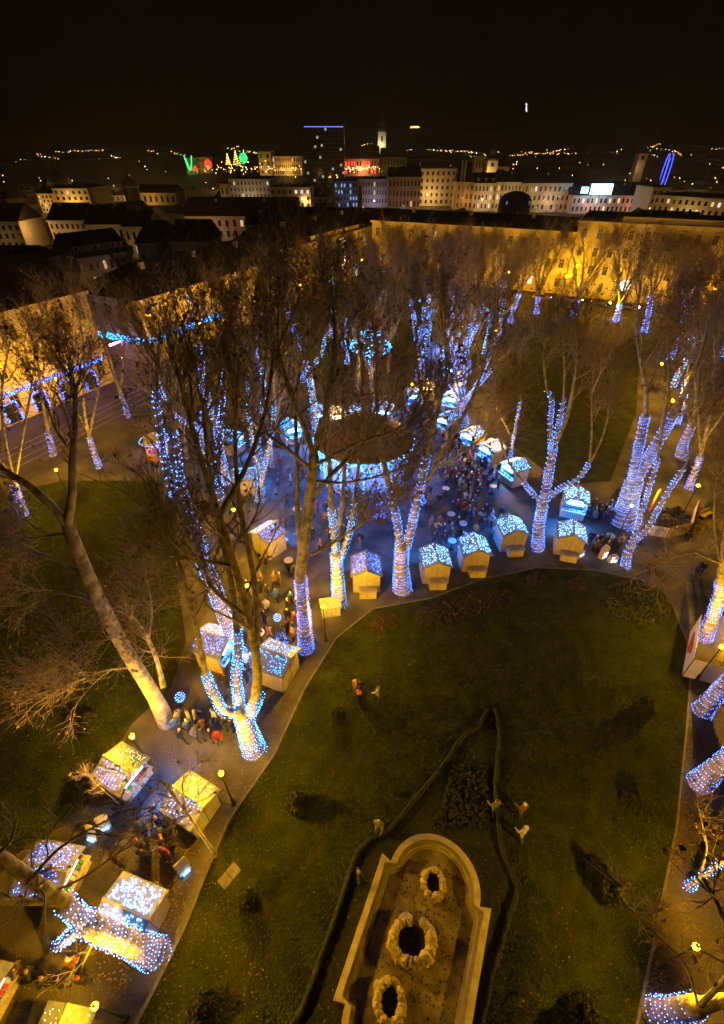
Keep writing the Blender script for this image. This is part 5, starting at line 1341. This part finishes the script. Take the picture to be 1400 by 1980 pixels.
# palace doorway with lit fan light, rustication joints
for u_ in (14.0, 27.5):
    MB().box((u_, -.10, 1.75), (2.6, .2, 3.5)).build("door", door_m, c2)
    MB().cyl((u_, -.24, 3.6), (u_, -.12, 3.6), 1.35, 1.35, 16).build("fan_light", glow("fan_light", (1.0, .93, .75), 2.2), c2)
for k in range(8): MB().box((20.5, -.03, .9 + k*.42), (41.0, .05, .10)).build("rustication", trim, c2)
# light awnings and lit arches
def awning(label, parent_loc, rz, x0, x1, z, n, led, out=1.0, h=.8):
    t = thing("light_awning", label, "light awning", parent_loc, rz)
    mb = MB().box(((x0+x1)/2, -out/2, z + h/2), (x1-x0, .06, h), 0, -.5); mb.build("canopy", zinc, t)
    for k in range(int((x1-x0)/4)+1): MB().cyl((x0 + k*4, -.05, z+h), (x0 + k*4, -out, z+.1), .03, .03, 5).build("bracket", iron, t)
    pts = [(rnd.uniform(x0, x1), -out/2 - .10 + (q-.5)*h*.48 - .02, z + h/2 + (q-.5)*h*.88 + .05) for q in [rnd.random() for _ in range(n)]]
    o = obj("light_string", bulbs("light_string", pts, .06), led, t); o['kind'] = 'stuff'; return t
awning("blue light strip along the left edge facade above lit arches", F(0, -69), RL, 22, 47.5, 3.9, 520, led_deep, .9, .5)
awning("icy light awning along the corner building's front", F(57, -69), RL, 0, 24, 3.4, 620, led_ice, 1.0, 1.1)
awning("icy light awning on the corner building's side street face", F(57, -69), RL - math.pi/2, -14, -.2, 3.4, 520, led_ice, 1.0, 1.1)
for i in range(6):
    x = 23.5 + i*4.2
    t = thing("lit_arch", "arched shop window outlined with blue lights on the left facade", "lit window", F(0, -69), RL, "blue lit arches of the left facade")
    MB().box((x, -.06, 1.45), (1.9, .08, 2.5)).build("pane", pane_m, t)
    pts = [(x + math.cos(q)*1.0, -.2, 2.6 + math.sin(q)*.7*rnd.uniform(.3, 1)) for q in np.linspace(0, math.pi, 36)] + [(x + sg*.95 + rnd.gauss(0, .12), -.2, rnd.uniform(.3, 2.5)) for sg in (-1, 1) for _ in range(26)]
    o = obj("light_string", bulbs("light_string", pts, .055), led_deep, t); o['kind'] = 'stuff'
t = thing("purple_shop_lamp", "purple lamp box lighting the side street corner", "lamp", F(56.2, -76), RL)
MB().box((0, 0, 3.0), (3.0, .2, .3)).build("tube", glow("purple_tube", (.55, .16, 1.0), 60), t); MB().box((0, .16, 3.0), (3.2, .1, .4)).build("housing", iron, t)
t = thing("warm_light_curtain", "tall curtain of warm lights hanging on the far left facade", "light curtain", F(128, -68.3), RL)
MB().box((0, .1, 6.5), (3.2, .05, 10.5)).build("net", mat("net", (.05, .05, .05), .9), t)
o = obj("light_string", bulbs("light_string", [(rnd.uniform(-1.5, 1.5), -.05, rnd.uniform(1.5, 11.5)) for _ in range(260)], .10), led_warm, t); o['kind'] = 'stuff'
for label, s_, t_, col, st in [("white lit shop front at the far left corner of the square", 137, -68.4, (.9, .95, 1.0), 6), ("green lit shop sign at the far left corner of the square", 139.5, -67.5, (.05, 1.0, .35), 8), ("teal lit shop front on the far left facade", 121, -68.4, (.2, .9, .9), 5)]:
    t = thing("shop_front", label, "shop front", F(s_, t_), RL)
    MB().box((0, 0, 1.7), (2.4, .1, 2.6)).build("window", glow("shop_" + label.split()[0], col, st), t); MB().box((0, -.1, 3.15), (2.8, .3, .35)).build("sign_box", zinc, t)

# ------------------------------------------------------------------ the town behind
LITB = []
def far_b(label, x0, x1, ytop, Y, wall, floors=4, cols=8, roof='gable', rh=3.0, d=14, lit=.06, power=0, col=(1.0, .62, .2), lod='far', dY=0.0, base=0.0, **kw):
    pa, pb = A(x0, ytop, Y), A(x1, ytop, Y + dY)
    dx, dy = pb[0]-pa[0], pb[1]-pa[1]; w = math.hypot(dx, dy); rz = math.atan2(dy, dx)
    h = pa[2] - base
    if power: LITB.append(((pa[0]+pb[0])/2, (pa[1]+pb[1])/2, w/2 + 8))
    t = building(label, (pa[0], pa[1], base), rz, w, d, h, floors, cols, wall, roof, rh, lit, lod=lod, ww=kw.pop('ww', w/cols*.42), wh=kw.pop('wh', h/floors*.5), **kw)
    if power:
        n = max(1, int(w/22))
        for i in range(n):
            ld = bpy.data.lights.new("unseen_town_light", 'POINT'); ld.energy = power/n*.2; ld.color = col; ld.shadow_soft_size = .3
            lo = bpy.data.objects.new("unseen_town_light", ld); C.objects.link(lo); lo.parent = t; lo.location = (w*(i+.5)/n, -max(6.0, h*.42), min(6.0, h*.4))
    return t
OR = (1.0, .50, .09)
far_b("yellow lit office block at far left among dark roofs", 100, 168, 364, 330, plaster_c, 4, 6, 'flat', 1, 30, .15, 22000, OR, chim=1, base=0)
far_b("small yellow lit wing beside the far left office block", 70, 99, 374, 335, plaster_c, 4, 4, 'gable', 3, 20, .15, 9000, OR, chim=1, base=0)
far_b("pale facade with blue light drops at far left", 170, 240, 378, 420, plaster_g, 3, 8, 'gable', 3, 18, .0, 5000, OR, base=0)
far_b("long low yellow lit building under a dark roof at left", 240, 338, 373, 360, plaster_y, 1, 9, 'gable', 4, 20, .1, 7000, OR, chim=1, base=2)
far_b("cream house with seven windows at left", 91, 162, 426, 205, plaster_c, 3, 7, 'gable', 5, 16, .0, 2600, (1, .58, .18), chim=2)
far_b("cream house with lit ground windows at left", 163, 236, 434, 190, plaster_c, 2, 6, 'gable', 5, 16, .35, 2400, (1, .56, .16), chim=2)
far_b("pale end house joining the cream houses at left", 237, 286, 438, 185, plaster_c, 2, 4, 'gable', 4, 16, .1, 1500, (1, .56, .16), chim=1)
far_b("cream house cut by the left edge among roofs", -30, 34, 428, 200, plaster_c, 3, 5, 'gable', 5, 16, .0, 1200, (1, .56, .16), chim=1)
far_b("courtyard building with a row of lit dormers at left", 150, 258, 500, 135, plaster_r, 2, 8, 'gable', 5, 14, .2, 900, (1, .55, .45), dormers=9, chim=0, dY=12)
far_b("grey blank gable house beside the courtyard tree", 262, 300, 470, 138, plaster_g, 1, 2, 'gable', 4, 22, .0, 120, (1, .75, .5), chim=1)
far_b("pale side house behind the far left facades", 330, 400, 468, 128, plaster_c, 2, 4, 'gable', 4, 14, .0, 250, (1, .75, .45), chim=2)
far_b("low white wall house at the left edge", -40, 54, 512, 120, plaster_c, 2, 4, 'gable', 3, 14, .0, 250, (1, .8, .5), chim=1)
gb = far_b("long pinkish school with stepped gables in the middle distance", 357, 575, 418, 225, plaster_r, 2, 15, 'gable', 6, 18, .08, 3600, (1, .66, .42), chim=2)
for u_ in (3.0, 46.0):
    mb = MB()
    for k, (wd, hh) in enumerate([(5, 2.2), (3.6, 1.8), (2.2, 1.4), (.9, 1.8)]): mb.box((u_, .2, gb.children[0].dimensions.z + sum(q for _, q in [(5, 2.2), (3.6, 1.8), (2.2, 1.4), (.9, 1.8)][:k]) + hh/2 + .05), (wd, .6, hh))
    mb.build("stepped_gable", plaster_r, gb)
far_b("curved modern block with lit top floor in mid distance", 441, 520, 346, 340, plaster_c, 5, 11, 'flat', 1, 30, .18, 8000, (1, .72, .45), chim=1, base=0)
far_b("yellow lit stub house left of the curved block", 424, 440, 355, 345, plaster_y, 2, 2, 'flat', 1, 14, 0, 2500, OR, chim=0, base=0)
far_b("dark office slab with two lit windows in mid distance", 521, 600, 362, 320, plaster_g, 4, 7, 'flat', 1, 20, .12, 0, litm=pane_cool, chim=1, base=0)
far_b("blue glowing glass block left of the hotel", 646, 692, 350, 360, plaster_g, 4, 8, 'flat', 1, 20, .55, 1600, (.25, .4, 1.0), litm=glow("window_lit_blue", (.25, .5, 1.0), .9), chim=0, base=0)
far_b("pale violet lit block left of the hotel", 700, 749, 346, 330, plaster_c, 4, 9, 'flat', 1, 20, .06, 5200, (.75, .6, 1.0), chim=1, base=0)
far_b("dark corner house with dim windows left of the hotel", 752, 815, 342, 300, plaster_r, 4, 9, 'gable', 4, 18, .12, 1600, (1, .6, .5), chim=2, base=0)
far_b("broad cream hotel block brightly lit in the middle distance", 782, 884, 326, 380, plaster_c, 5, 10, 'flat', 1, 36, .05, 30000, (1, .56, .15), chim=2, base=0)
far_b("narrow top block above the cream hotel", 787, 843, 306, 420, plaster_g, 3, 18, 'flat', 1, 20, .3, 0, chim=0, base=4, litm=glow("window_dim_grey", (.8, .7, .5), .12))
far_b("orange lit shop house right of the cream hotel", 885, 918, 352, 350, plaster_y, 3, 4, 'gable', 4, 16, .1, 7000, (1, .45, .12), chim=1, base=0)
far_b("ornate pale house with gabled dormers in the lit row", 919, 962, 354, 345, plaster_c, 3, 6, 'gable', 5, 16, .1, 8000, (1, .62, .3), dormers=3, chim=0, base=0)
far_b("bright yellow gabled house in the lit row", 963, 976, 352, 343, plaster_y, 3, 2, 'gable', 6, 14, .1, 4500, (1, .68, .15), chim=0, base=0)
far_b("grey roofed pale house in the lit row", 977, 1010, 352, 342, plaster_c, 3, 5, 'gable', 5, 16, .0, 5000, (1, .6, .3), chim=1, base=0)
far_b("second yellow gabled house in the lit row", 1011, 1024, 354, 340, plaster_y, 3, 2, 'gable', 6, 14, .0, 4500, (1, .68, .15), chim=0, base=0)
oh = far_b("long ornate house with a pointed turret in the lit row", 1025, 1108, 354, 338, plaster_c, 3, 9, 'gable', 5, 16, .05, 9000, (1, .64, .36), chim=1, base=0)
for u_, hh in ((6, 4), (13.5, 8), (18, 4)):
    MB().lathe([(1.6, 0), (1.6, hh*.35), (1.8, hh*.37), (1.0, hh*.6), (1.1, hh*.62), (.3, hh*.85), (.05, hh*1.15)], (u_, .5, oh.children[0].dimensions.z + .1), 8).build("turret", plaster_c, oh)
far_b("long arcaded palace glowing orange under a dark roof", 1109, 1264, 378, 330, plaster_r, 2, 18, 'gable', 6, 26, .25, 15000, (1, .42, .16), chim=2, base=0, litm=glow("arcade_lit", (1, .55, .2), 1.4))
far_b("cream apartment house with many windows at far right", 1268, 1420, 376, 265, plaster_c, 4, 12, 'flat', 1, 24, .22, 9500, (1, .60, .17), chim=1, base=0, dY=-30)
far_b("taller stair tower of the cream apartment house at far right", 1264, 1300, 362, 285, plaster_c, 4, 3, 'flat', 1, 18, .0, 1500, (1, .60, .17), chim=0, base=0)
# dark glass tower
tw = far_b("tall dark glass office tower with a blue light band near its top", 610, 664, 236, 600, mat("tower_panel", (.05, .05, .055), .5), 16, 13, 'flat', 1, 34, .035, 0, litm=glow("window_lit_green", (.75, 1.0, .75), .4), chim=0, hl=False, ww=2.0, wh=2.1)
tw2 = far_b("darker side wing of the tall glass tower", 584, 609.5, 240, 602, mat("tower_side", (.022, .022, .025), .5), 16, 6, 'flat', 1, 30, .03, 0, litm=glow("window_lit_green", (.75, 1.0, .75), .7), chim=0, hl=False, ww=2.0, wh=2.1)
q = A(588, 245, 599); q2 = A(663, 243, 598)
t = thing("tower_light_band", "blue light strip under the glass tower's top", "light strip", (q[0], q[1] - .5, q[2]))
MB().box(((q2[0]-q[0])/2, 0, 0), (q2[0]-q[0], .4, .7)).build("tube", glow("tower_band", (.12, .2, 1.0), 1.6), t); MB().box(((q2[0]-q[0])/2, .35, 0), (q2[0]-q[0], .2, .9)).build("housing", iron, t)
for x_, z_ in ((600, 232), (640, 230)):
    q = A(x_, z_, 612); o = MB().cyl((0, 0, -12), (0, 0, 0), .3, .15, 6).cyl((-1.2, 0, -4), (1.2, 0, -4), .12, .12, 5).build("antenna", iron, None, (q[0], q[1], q[2] + 5)); tag(o, "antenna mast on the roof of the glass tower", "antenna", "roof antennas of the glass tower")

# hill with the upper town
hillm = mat("hill_wood", (.012, .012, .010), .95, noise=.4, scale=.01)
def hillrow(name, Y0, Y1, prof, m):
    n = 60; V, Q = [], []
    for i in range(n):
        x = -Y0*1.3 + 2.6*Y0*i/(n-1); hh = prof(x)
        for (yy, zz) in ((Y0, -2), (Y0*.75 + Y1*.25, hh*.7), (Y0*.4 + Y1*.6, hh), (Y1, -2)): V.append((x*(yy/Y0), yy, zz))
    for i in range(n-1):
        for k in range(3): a_ = i*4+k; Q.append((a_, a_+4, a_+5, a_+1))
    o = obj(name, npmesh(name, np.array(V, float), np.array(Q)), m); struct(o)
hillrow("hill", 640, 1150, lambda x: 24*math.exp(-((x+120)/300)**2) + 1.5, hillm)
hillrow("hills", 2600, 5200, lambda x: 60 + 45*math.sin(x/900+1) + 25*math.sin(x/310), hillm)
hillrow("mountain", 6500, 9000, lambda x: 420 + 260*math.exp(-((x-1800)/2200)**2) + 30*math.sin(x/500), hillm)
far_b("long yellow lit building on the upper town terrace", 526, 583, 302, 690, plaster_y, 3, 14, 'gable', 5, 30, .1, 42000, OR, chim=0, base=6)
tl = far_b("square stone tower of the upper town beside the yellow building", 498, 523, 293, 690, plaster_y, 3, 2, 'flat', 1, 15, 0, 16000, (1, .5, .12), chim=0, base=6)
MB().box((9, 7, tl.children[0].dimensions.z + 3), (8, 8, 4)).build("lantern_room", glow("tower_lantern", (1, .56, .16), .8), tl)
far_b("green lit facade at the terrace's left end", 357, 378, 305, 700, plaster_g, 2, 6, 'gable', 4, 16, 0, 8000, (.15, 1, .3), chim=0, base=6)
far_b("dim yellow house behind the green lit tree", 379, 404, 304, 705, plaster_y, 3, 5, 'gable', 4, 16, 0, 5000, OR, chim=0, base=6)
rb = far_b("red lit building with dark red roof on the upper town", 666, 734, 307, 680, plaster_r, 2, 12, 'gable', 12, 26, .4, 42000, (1, .30, .08), chim=0, base=6, roofmat=mat("roof_red", (.16, .03, .02), .9), litm=glow("window_lit_red", (1, .03, .03), 2.5))
far_b("dark long roofed building right of the red one", 736, 785, 304, 690, plaster_g, 2, 8, 'gable', 9, 26, .03, 2000, OR, chim=0, base=6)
ct = thing("church_tower", "white lit church tower above the red roof", "church tower", A(738, 288, 760))
MB().box((0, 0, 4), (10, 9, 26)).build("shaft", plaster_c, ct); MB().lathe([(6, 17), (6.2, 20), (4, 23), (3, 24), (3.2, 27), (1, 30), (.2, 38)], k=8).build("spire", zinc, ct); MB().box((0, -4.6, 10), (2.2, .2, 5)).build("window", pane_m, ct)
ld = bpy.data.lights.new("unseen_floodlight", 'POINT'); ld.energy = 9000; ld.color = (1, .85, .5); lo = bpy.data.objects.new("unseen_floodlight", ld); C.objects.link(lo); lo.parent = ct; lo.location = (-3, -12, 2)
for label, x, y0_, Y, wd, m, pw, cl in [("dim stone bell tower at far right among town lights", 1232, 330, 520, 7.5, plaster_g, 1500, (1, .5, .2)), ("baroque church tower with onion dome in the town middle", 947, 342, 480, 8.5, plaster_y, 5000, (1, .62, .2))]:
    p = A(x, y0_, Y); t = thing("church_tower", label, "church tower", p)
    top = (y0_ - (305 if x > 1000 else 318))/901*Y*.85
    MB().box((0, 0, top/2 - 8), (wd, wd, top + 16)).build("shaft", m, t)
    if x > 1000: MB().lathe([(wd*.75, top), (.2, top + 7)], k=4, a0=math.pi/4).build("spire", tile, t)
    else: MB().lathe([(wd*.6, top), (wd*.66, top+1.5), (wd*.3, top+4), (wd*.35, top+7), (wd*.12, top+9), (.1, top+14)], k=10).build("dome", zinc, t)
    MB().box((0, -wd/2 - .05, top*.75), (wd*.3, .15, 2.6)).build("window", pane_m, t)
    ld = bpy.data.lights.new("unseen_floodlight", 'POINT'); ld.energy = pw; ld.color = cl; lo = bpy.data.objects.new("unseen_floodlight", ld); C.objects.link(lo); lo.parent = t; lo.location = (-4, -10, 2)
far_b("small yellow lit mansion in the dark town right of centre", 922, 937, 301, 560, plaster_y, 2, 3, 'hip', 2, 12, .2, 5000, OR, chim=0, base=2)
far_b("yellow parish house beside the baroque tower", 958, 985, 322, 485, plaster_y, 2, 5, 'gable', 5, 14, .1, 3000, OR, chim=0, base=0)
# domed pavilion left, small domes
for label, x, y, Y, rdm in [("dim domed museum roof at far left", 115, 352, 390, 7), ("green copper corner dome at left", 252, 360, 345, 4.5)]:
    p = A(x, y, Y); t = thing("dome_roof", label, "dome", p)
    MB().lathe([(rdm, -14), (rdm, 0), (rdm*1.05, .4), (rdm*.92, rdm*.5), (rdm*.6, rdm*.85), (rdm*.2, rdm*1.05), (rdm*.18, rdm*1.4), (.1, rdm*1.9)], k=16).build("dome", mat("copper_roof", (.10, .11, .07), .7), t, smooth=True)
    MB().lathe([(rdm*1.1, -.6), (rdm*1.1, 0), (rdm, .1)], k=16).build("cornice", trim, t)
p = A(995, 398, 240); t = thing("dome_roof", "dark glossy domed roof with small round windows in front of the lit row", "dome", p)
MB().lathe([(7, -14), (7, 0), (6.6, 2.4), (5, 4.2), (2, 5.2), (.05, 5.4)], k=20).build("dome", zinc, t, smooth=True)
for k in range(5): MB().box((-4.6 + k*2.3, -6.2 + abs(k-2)*.7, 1.4), (1.0, .4, 1.2)).build("window", glow("window_dim_blue", (.35, .45, 1), .25), t)
# billboard and ferris wheel
p = A(1162, 371, 322); t = thing("billboard", "glowing blue white screen on the dark palace roof", "billboard", p)
MB().box((0, 0, 1.2), (12, .4, 5)).build("screen", glow("screen_blue", (.30, .72, 1.0), 10), t); MB().box((-9.4, 0, .8), (4, .4, 3)).build("side_screen", glow("screen_blue2", (.15, .5, 1.0), 8), t)
for x_ in (-5, 0, 5): MB().cyl((x_, .5, -6), (x_, .5, 1), .15, .15, 6).build("post", iron, t)
p = A(1287, 333, 430); t = thing("ferris_wheel", "blue lit ferris wheel seen nearly edge-on", "ferris wheel", p, math.radians(68))
fw = 11.0; rimb = MB()
for sd in (-1.2, 1.2):
    for i in range(24):
        a0_, a1_ = 6.2832*i/24, 6.2832*(i+1)/24
        rimb.cyl((math.cos(a0_)*fw, sd, math.sin(a0_)*fw), (math.cos(a1_)*fw, sd, math.sin(a1_)*fw), .25, .25, 4)
rimb.build("rim", glow("wheel_tube", (.05, .08, 1.0), 3.5), t)
for i in range(12):
    a_ = 6.2832*i/12; MB().cyl((0, 0, 0), (math.cos(a_)*fw, 0, math.sin(a_)*fw), .12, .12, 4).build("spoke", glow("spoke_tube", (.04, .05, .8), .8), t)
    MB().box((math.cos(a_)*(fw+.8), 0, math.sin(a_)*(fw+.8) - .8), (1.3, 1.6, 1.6)).build("cabin", zinc, t)
for sg in (-1, 1): MB().cyl((0, sg*1.6, 0), (sg*4, sg*2.4, -fw-6), .35, .4, 6).cyl((0, sg*1.6, 0), (-sg*4, sg*2.4, -fw-6), .35, .4, 6).build("support", iron, t)
# crane-like lattice mast in the middle
p = A(889, 400, 300); t = thing("lattice_mast", "yellow lit lattice mast rising over the roofs", "mast", (p[0], p[1], 0))
for sx in (-.9, .9):
    for sy in (-.9, .9): MB().cyl((sx, sy, 0), (sx, sy, 26), .12, .12, 4).build("leg", plaster_y, t)
br = MB()
for k in range(17):
    for sy in (-.9, .9): br.cyl((-.9, sy, k*1.5), (.9, sy, (k+1)*1.5), .06, .06, 4)
br.build("bracing", plaster_y, t)

# dark roofs filling the town
roofs = ["dark tiled house roof in the unlit town between park and hill"]
protos = []
for k, (w_, d_, h_, rh_) in enumerate([(26, 13, 13, 5), (18, 12, 11, 4.5), (34, 14, 14, 5), (22, 14, 9, 4)]):
    protos.append(building(roofs[0], (0, 0, 0), 0, w_, d_, h_, 3, int(w_/4), plaster_g, 'gable', rh_, .07, lod='far', ww=1.1, wh=1.6, dormers=2, chim=3, name="dark_house", cat="house", group="dark houses of the town", hl=False))
slots = []
for Y, n in ((172, 7), (205, 8), (240, 9), (275, 10), (310, 10), (350, 11), (400, 12), (460, 12), (530, 13), (610, 12)):
    for i in range(n):
        x = -Y*.95 + 1.9*Y*(i + rnd.uniform(.2, .8))/n
        slots.append((x, Y + rnd.uniform(-10, 10)))
used_p = set()
def clash(x, y): return (y < 190 and x < -5 and False)
for i, (x, y) in enumerate(slots):
    k = i % 4
    sF = x*math.sin(AX) + y*math.cos(AX); tF = x*math.cos(AX) - y*math.sin(AX)
    if sF < 166 and tF > -92: continue
    if any(abs(x + 10 - q[0]) < q[2] + 14 and -30 < y - q[1] < 24 for q in LITB): continue
    t = protos[k] if k not in used_p else copy_tree(protos[k]); used_p.add(k)
    dpx = y*CP + 14*SP; px_ = 700 + FPX*x/dpx
    ylim = (395 if px_ < 700 else 408) if y < 330 else (352 if px_ < 640 else 372)
    zt = A(px_, ylim + rnd.uniform(0, 26), y)[2]; z0h = (13+5, 11+4.5, 14+5, 9+4)[k]
    sc = rnd.uniform(.8, 1.05); t.location = (x, y, zt - z0h*sc); t.rotation_euler = (0, 0, rnd.choice((PARK_ROT, RL, PARK_ROT + .3, -.1))); t.scale = (sc, sc, sc)
for i in range(110):                       # unseen point lights added at random to lift the dark roofs
    y = rnd.uniform(170, 600); x = rnd.uniform(-.8, .8)*y
    if x*math.sin(AX) + y*math.cos(AX) < 168 and x*math.cos(AX) - y*math.sin(AX) > -95: continue
    ld = bpy.data.lights.new("unseen_town_light", 'POINT'); ld.energy = 900 + y*3; ld.color = (1, .50, .10); ld.shadow_soft_size = .3
    lo = bpy.data.objects.new("unseen_town_light", ld); C.objects.link(lo); lo.location = (x, y, 7)
# courtyard tree silhouettes
plant_c = copy_tree(VAR['e']); plant_c.location = A(238, 515, 118)[:2] + (0,); plant_c.scale = (.6, .6, .75); plant_c['label'] = "bare courtyard tree lit from below among left roofs"; plant_c['group'] = None; del plant_c['group']

# lit trees and stalls of the upper town terrace
def lit_shape(label, x, y, Y, h, led, shape):
    p = A(x, y, Y); t = thing("lit_tree", label, "lit tree", p)
    MB().cyl((0, 0, -3), (0, 0, h*.8), .5, .2, 6).build("trunk", bark_dark, t)
    pts = []
    if shape == 'fork':
        for k in range(90):
            u = k/89; pts += [(-4*u**.6, 0, h*u), (4*u**.6, 0, h*u), (-2.4*u, 0, h*.75*u)]
    elif shape == 'cone':
        for k in range(150):
            u = rnd.random(); a_ = u*40; pts.append((math.cos(a_)*(1-u)*h*.3, math.sin(a_)*(1-u)*h*.3, u*h))
    else:
        for k in range(140):
            a_, b_ = rnd.uniform(0, 6.3), rnd.random()**.5; pts.append((math.cos(a_)*b_*h*.45, rnd.gauss(0, 1), h*.55 + math.sin(a_)*b_*h*.45))
    o = obj("light_string", bulbs("light_string", pts, .45), led, t); o['kind'] = 'stuff'
g_led = glow("led_green", (.03, 1.0, .15), 3, .5); r_led = glow("led_red", (1.0, .03, .02), 3, .5); y_led = glow("led_amber", (1.0, .6, .12), 3, .6)
lit_shape("green lit forked tree on the upper town terrace", 368, 330, 640, 13, g_led, 'fork')
lit_shape("red lit tree on the upper town terrace", 404, 328, 640, 9, r_led, 'ball')
lit_shape("green lit round tree on the upper town terrace", 472, 318, 640, 10, g_led, 'ball')
lit_shape("warm lit cone tree on the terrace, taller of two", 458, 320, 642, 13, y_led, 'cone')
lit_shape("warm lit cone tree on the terrace, smaller of two", 442, 319, 644, 10, y_led, 'cone')
lit_shape("small red lit bush beside the green forked tree", 378, 331, 638, 4, r_led, 'ball')
# distant lights
def dots(name, label, pts, r, m):
    o = obj(name, bulbs(name, pts, r), m); tag(o, label, "city lights", kind='stuff')
am = glow("town_amber", (1.0, .50, .10), 8, .9, False); cw = glow("town_white", (.9, .95, 1.0), 9, .9, False); bl = glow("town_blue", (.2, .5, 1.0), 9, .9, False)
def sky_y(x): return 300
pa, pc, pb_ = [], [], []
for i in range(62):
    x = rnd.uniform(-20, 1420); y = 285 + abs(rnd.gauss(0, 13)) + (5 if x < 400 else 0); k_ = rnd.choice((1, 1, 2, 3, 5, 8, 12)); sl = rnd.uniform(-.25, .25); yy = rnd.uniform(2300, 2550)
    for j in range(k_):
        x += rnd.uniform(2, 9); q = y + sl*(j*5) + rnd.gauss(0, .8)
        if 560 < x < 690 and q > 300: continue
        (pa if rnd.random() < .82 else pc if rnd.random() < .7 else pb_).append(A(x, q, yy))
dots("distant_city_lights", "amber lights scattered over the far hillside", pa, 1.35, am); dots("distant_city_lights", "white lights scattered over the far hillside", pc, 1.2, cw); dots("distant_city_lights", "blue lights scattered over the far hillside", pb_, 1.2, bl)
pa = [A(rnd.uniform(395, 583), 328 + rnd.gauss(0, 4), 636) for _ in range(70)] + [A(rnd.uniform(668, 734), 326 + rnd.gauss(0, 2.5), 640) for _ in range(60)]
dots("terrace_lights", "warm fairy lights of the upper town terrace market", pa, .5, glow("terrace_amber", (1.0, .6, .2), 5, .9, False))
pa = [A(rnd.uniform(0, 1400), rnd.uniform(310, 372), rnd.uniform(500, 640)) for _ in range(110)]
dots("street_lamp_lights", "amber street lights dotted through the dark town", pa, .38, am)
pa = [A(x, 246 + rnd.uniform(-1.5, 1), 4200) for x in np.linspace(794, 810, 14)]
dots("castle_lights", "amber row of lights of the hilltop castle", pa, 3, glow("castle_amber", (1.0, .5, .08), 12, .5, False))
pa = [A(1018, y, 6300) for y in (202, 207, 211, 214)]
dots("transmitter_lights", "pale lights on the mountain transmitter mast", pa, 4, glow("transmitter_white", (.9, .95, 1.0), 25, .5, False))

# ------------------------------------------------------------------ night haze
hx = 13000
hz = MB(); hz.box((0, 4700, 399.5), (2*hx, 9600, 801))
hm = bpy.data.materials.new("haze"); hm.use_nodes = True; hn = hm.node_tree.nodes; hn.clear()
ho = hn.new('ShaderNodeOutputMaterial'); hv = hn.new('ShaderNodeVolumePrincipled')
hv.inputs['Density'].default_value = 0.00014; hv.inputs['Color'].default_value = (.9, .9, .9, 1); hv.inputs['Anisotropy'].default_value = .72
hm.node_tree.links.new(hv.outputs[0], ho.inputs['Volume'])
o = hz.build("haze", hm); o['kind'] = 'stuff'; o['label'] = "thin night haze over the park and town"
scene.cycles.volume_bounces = 0
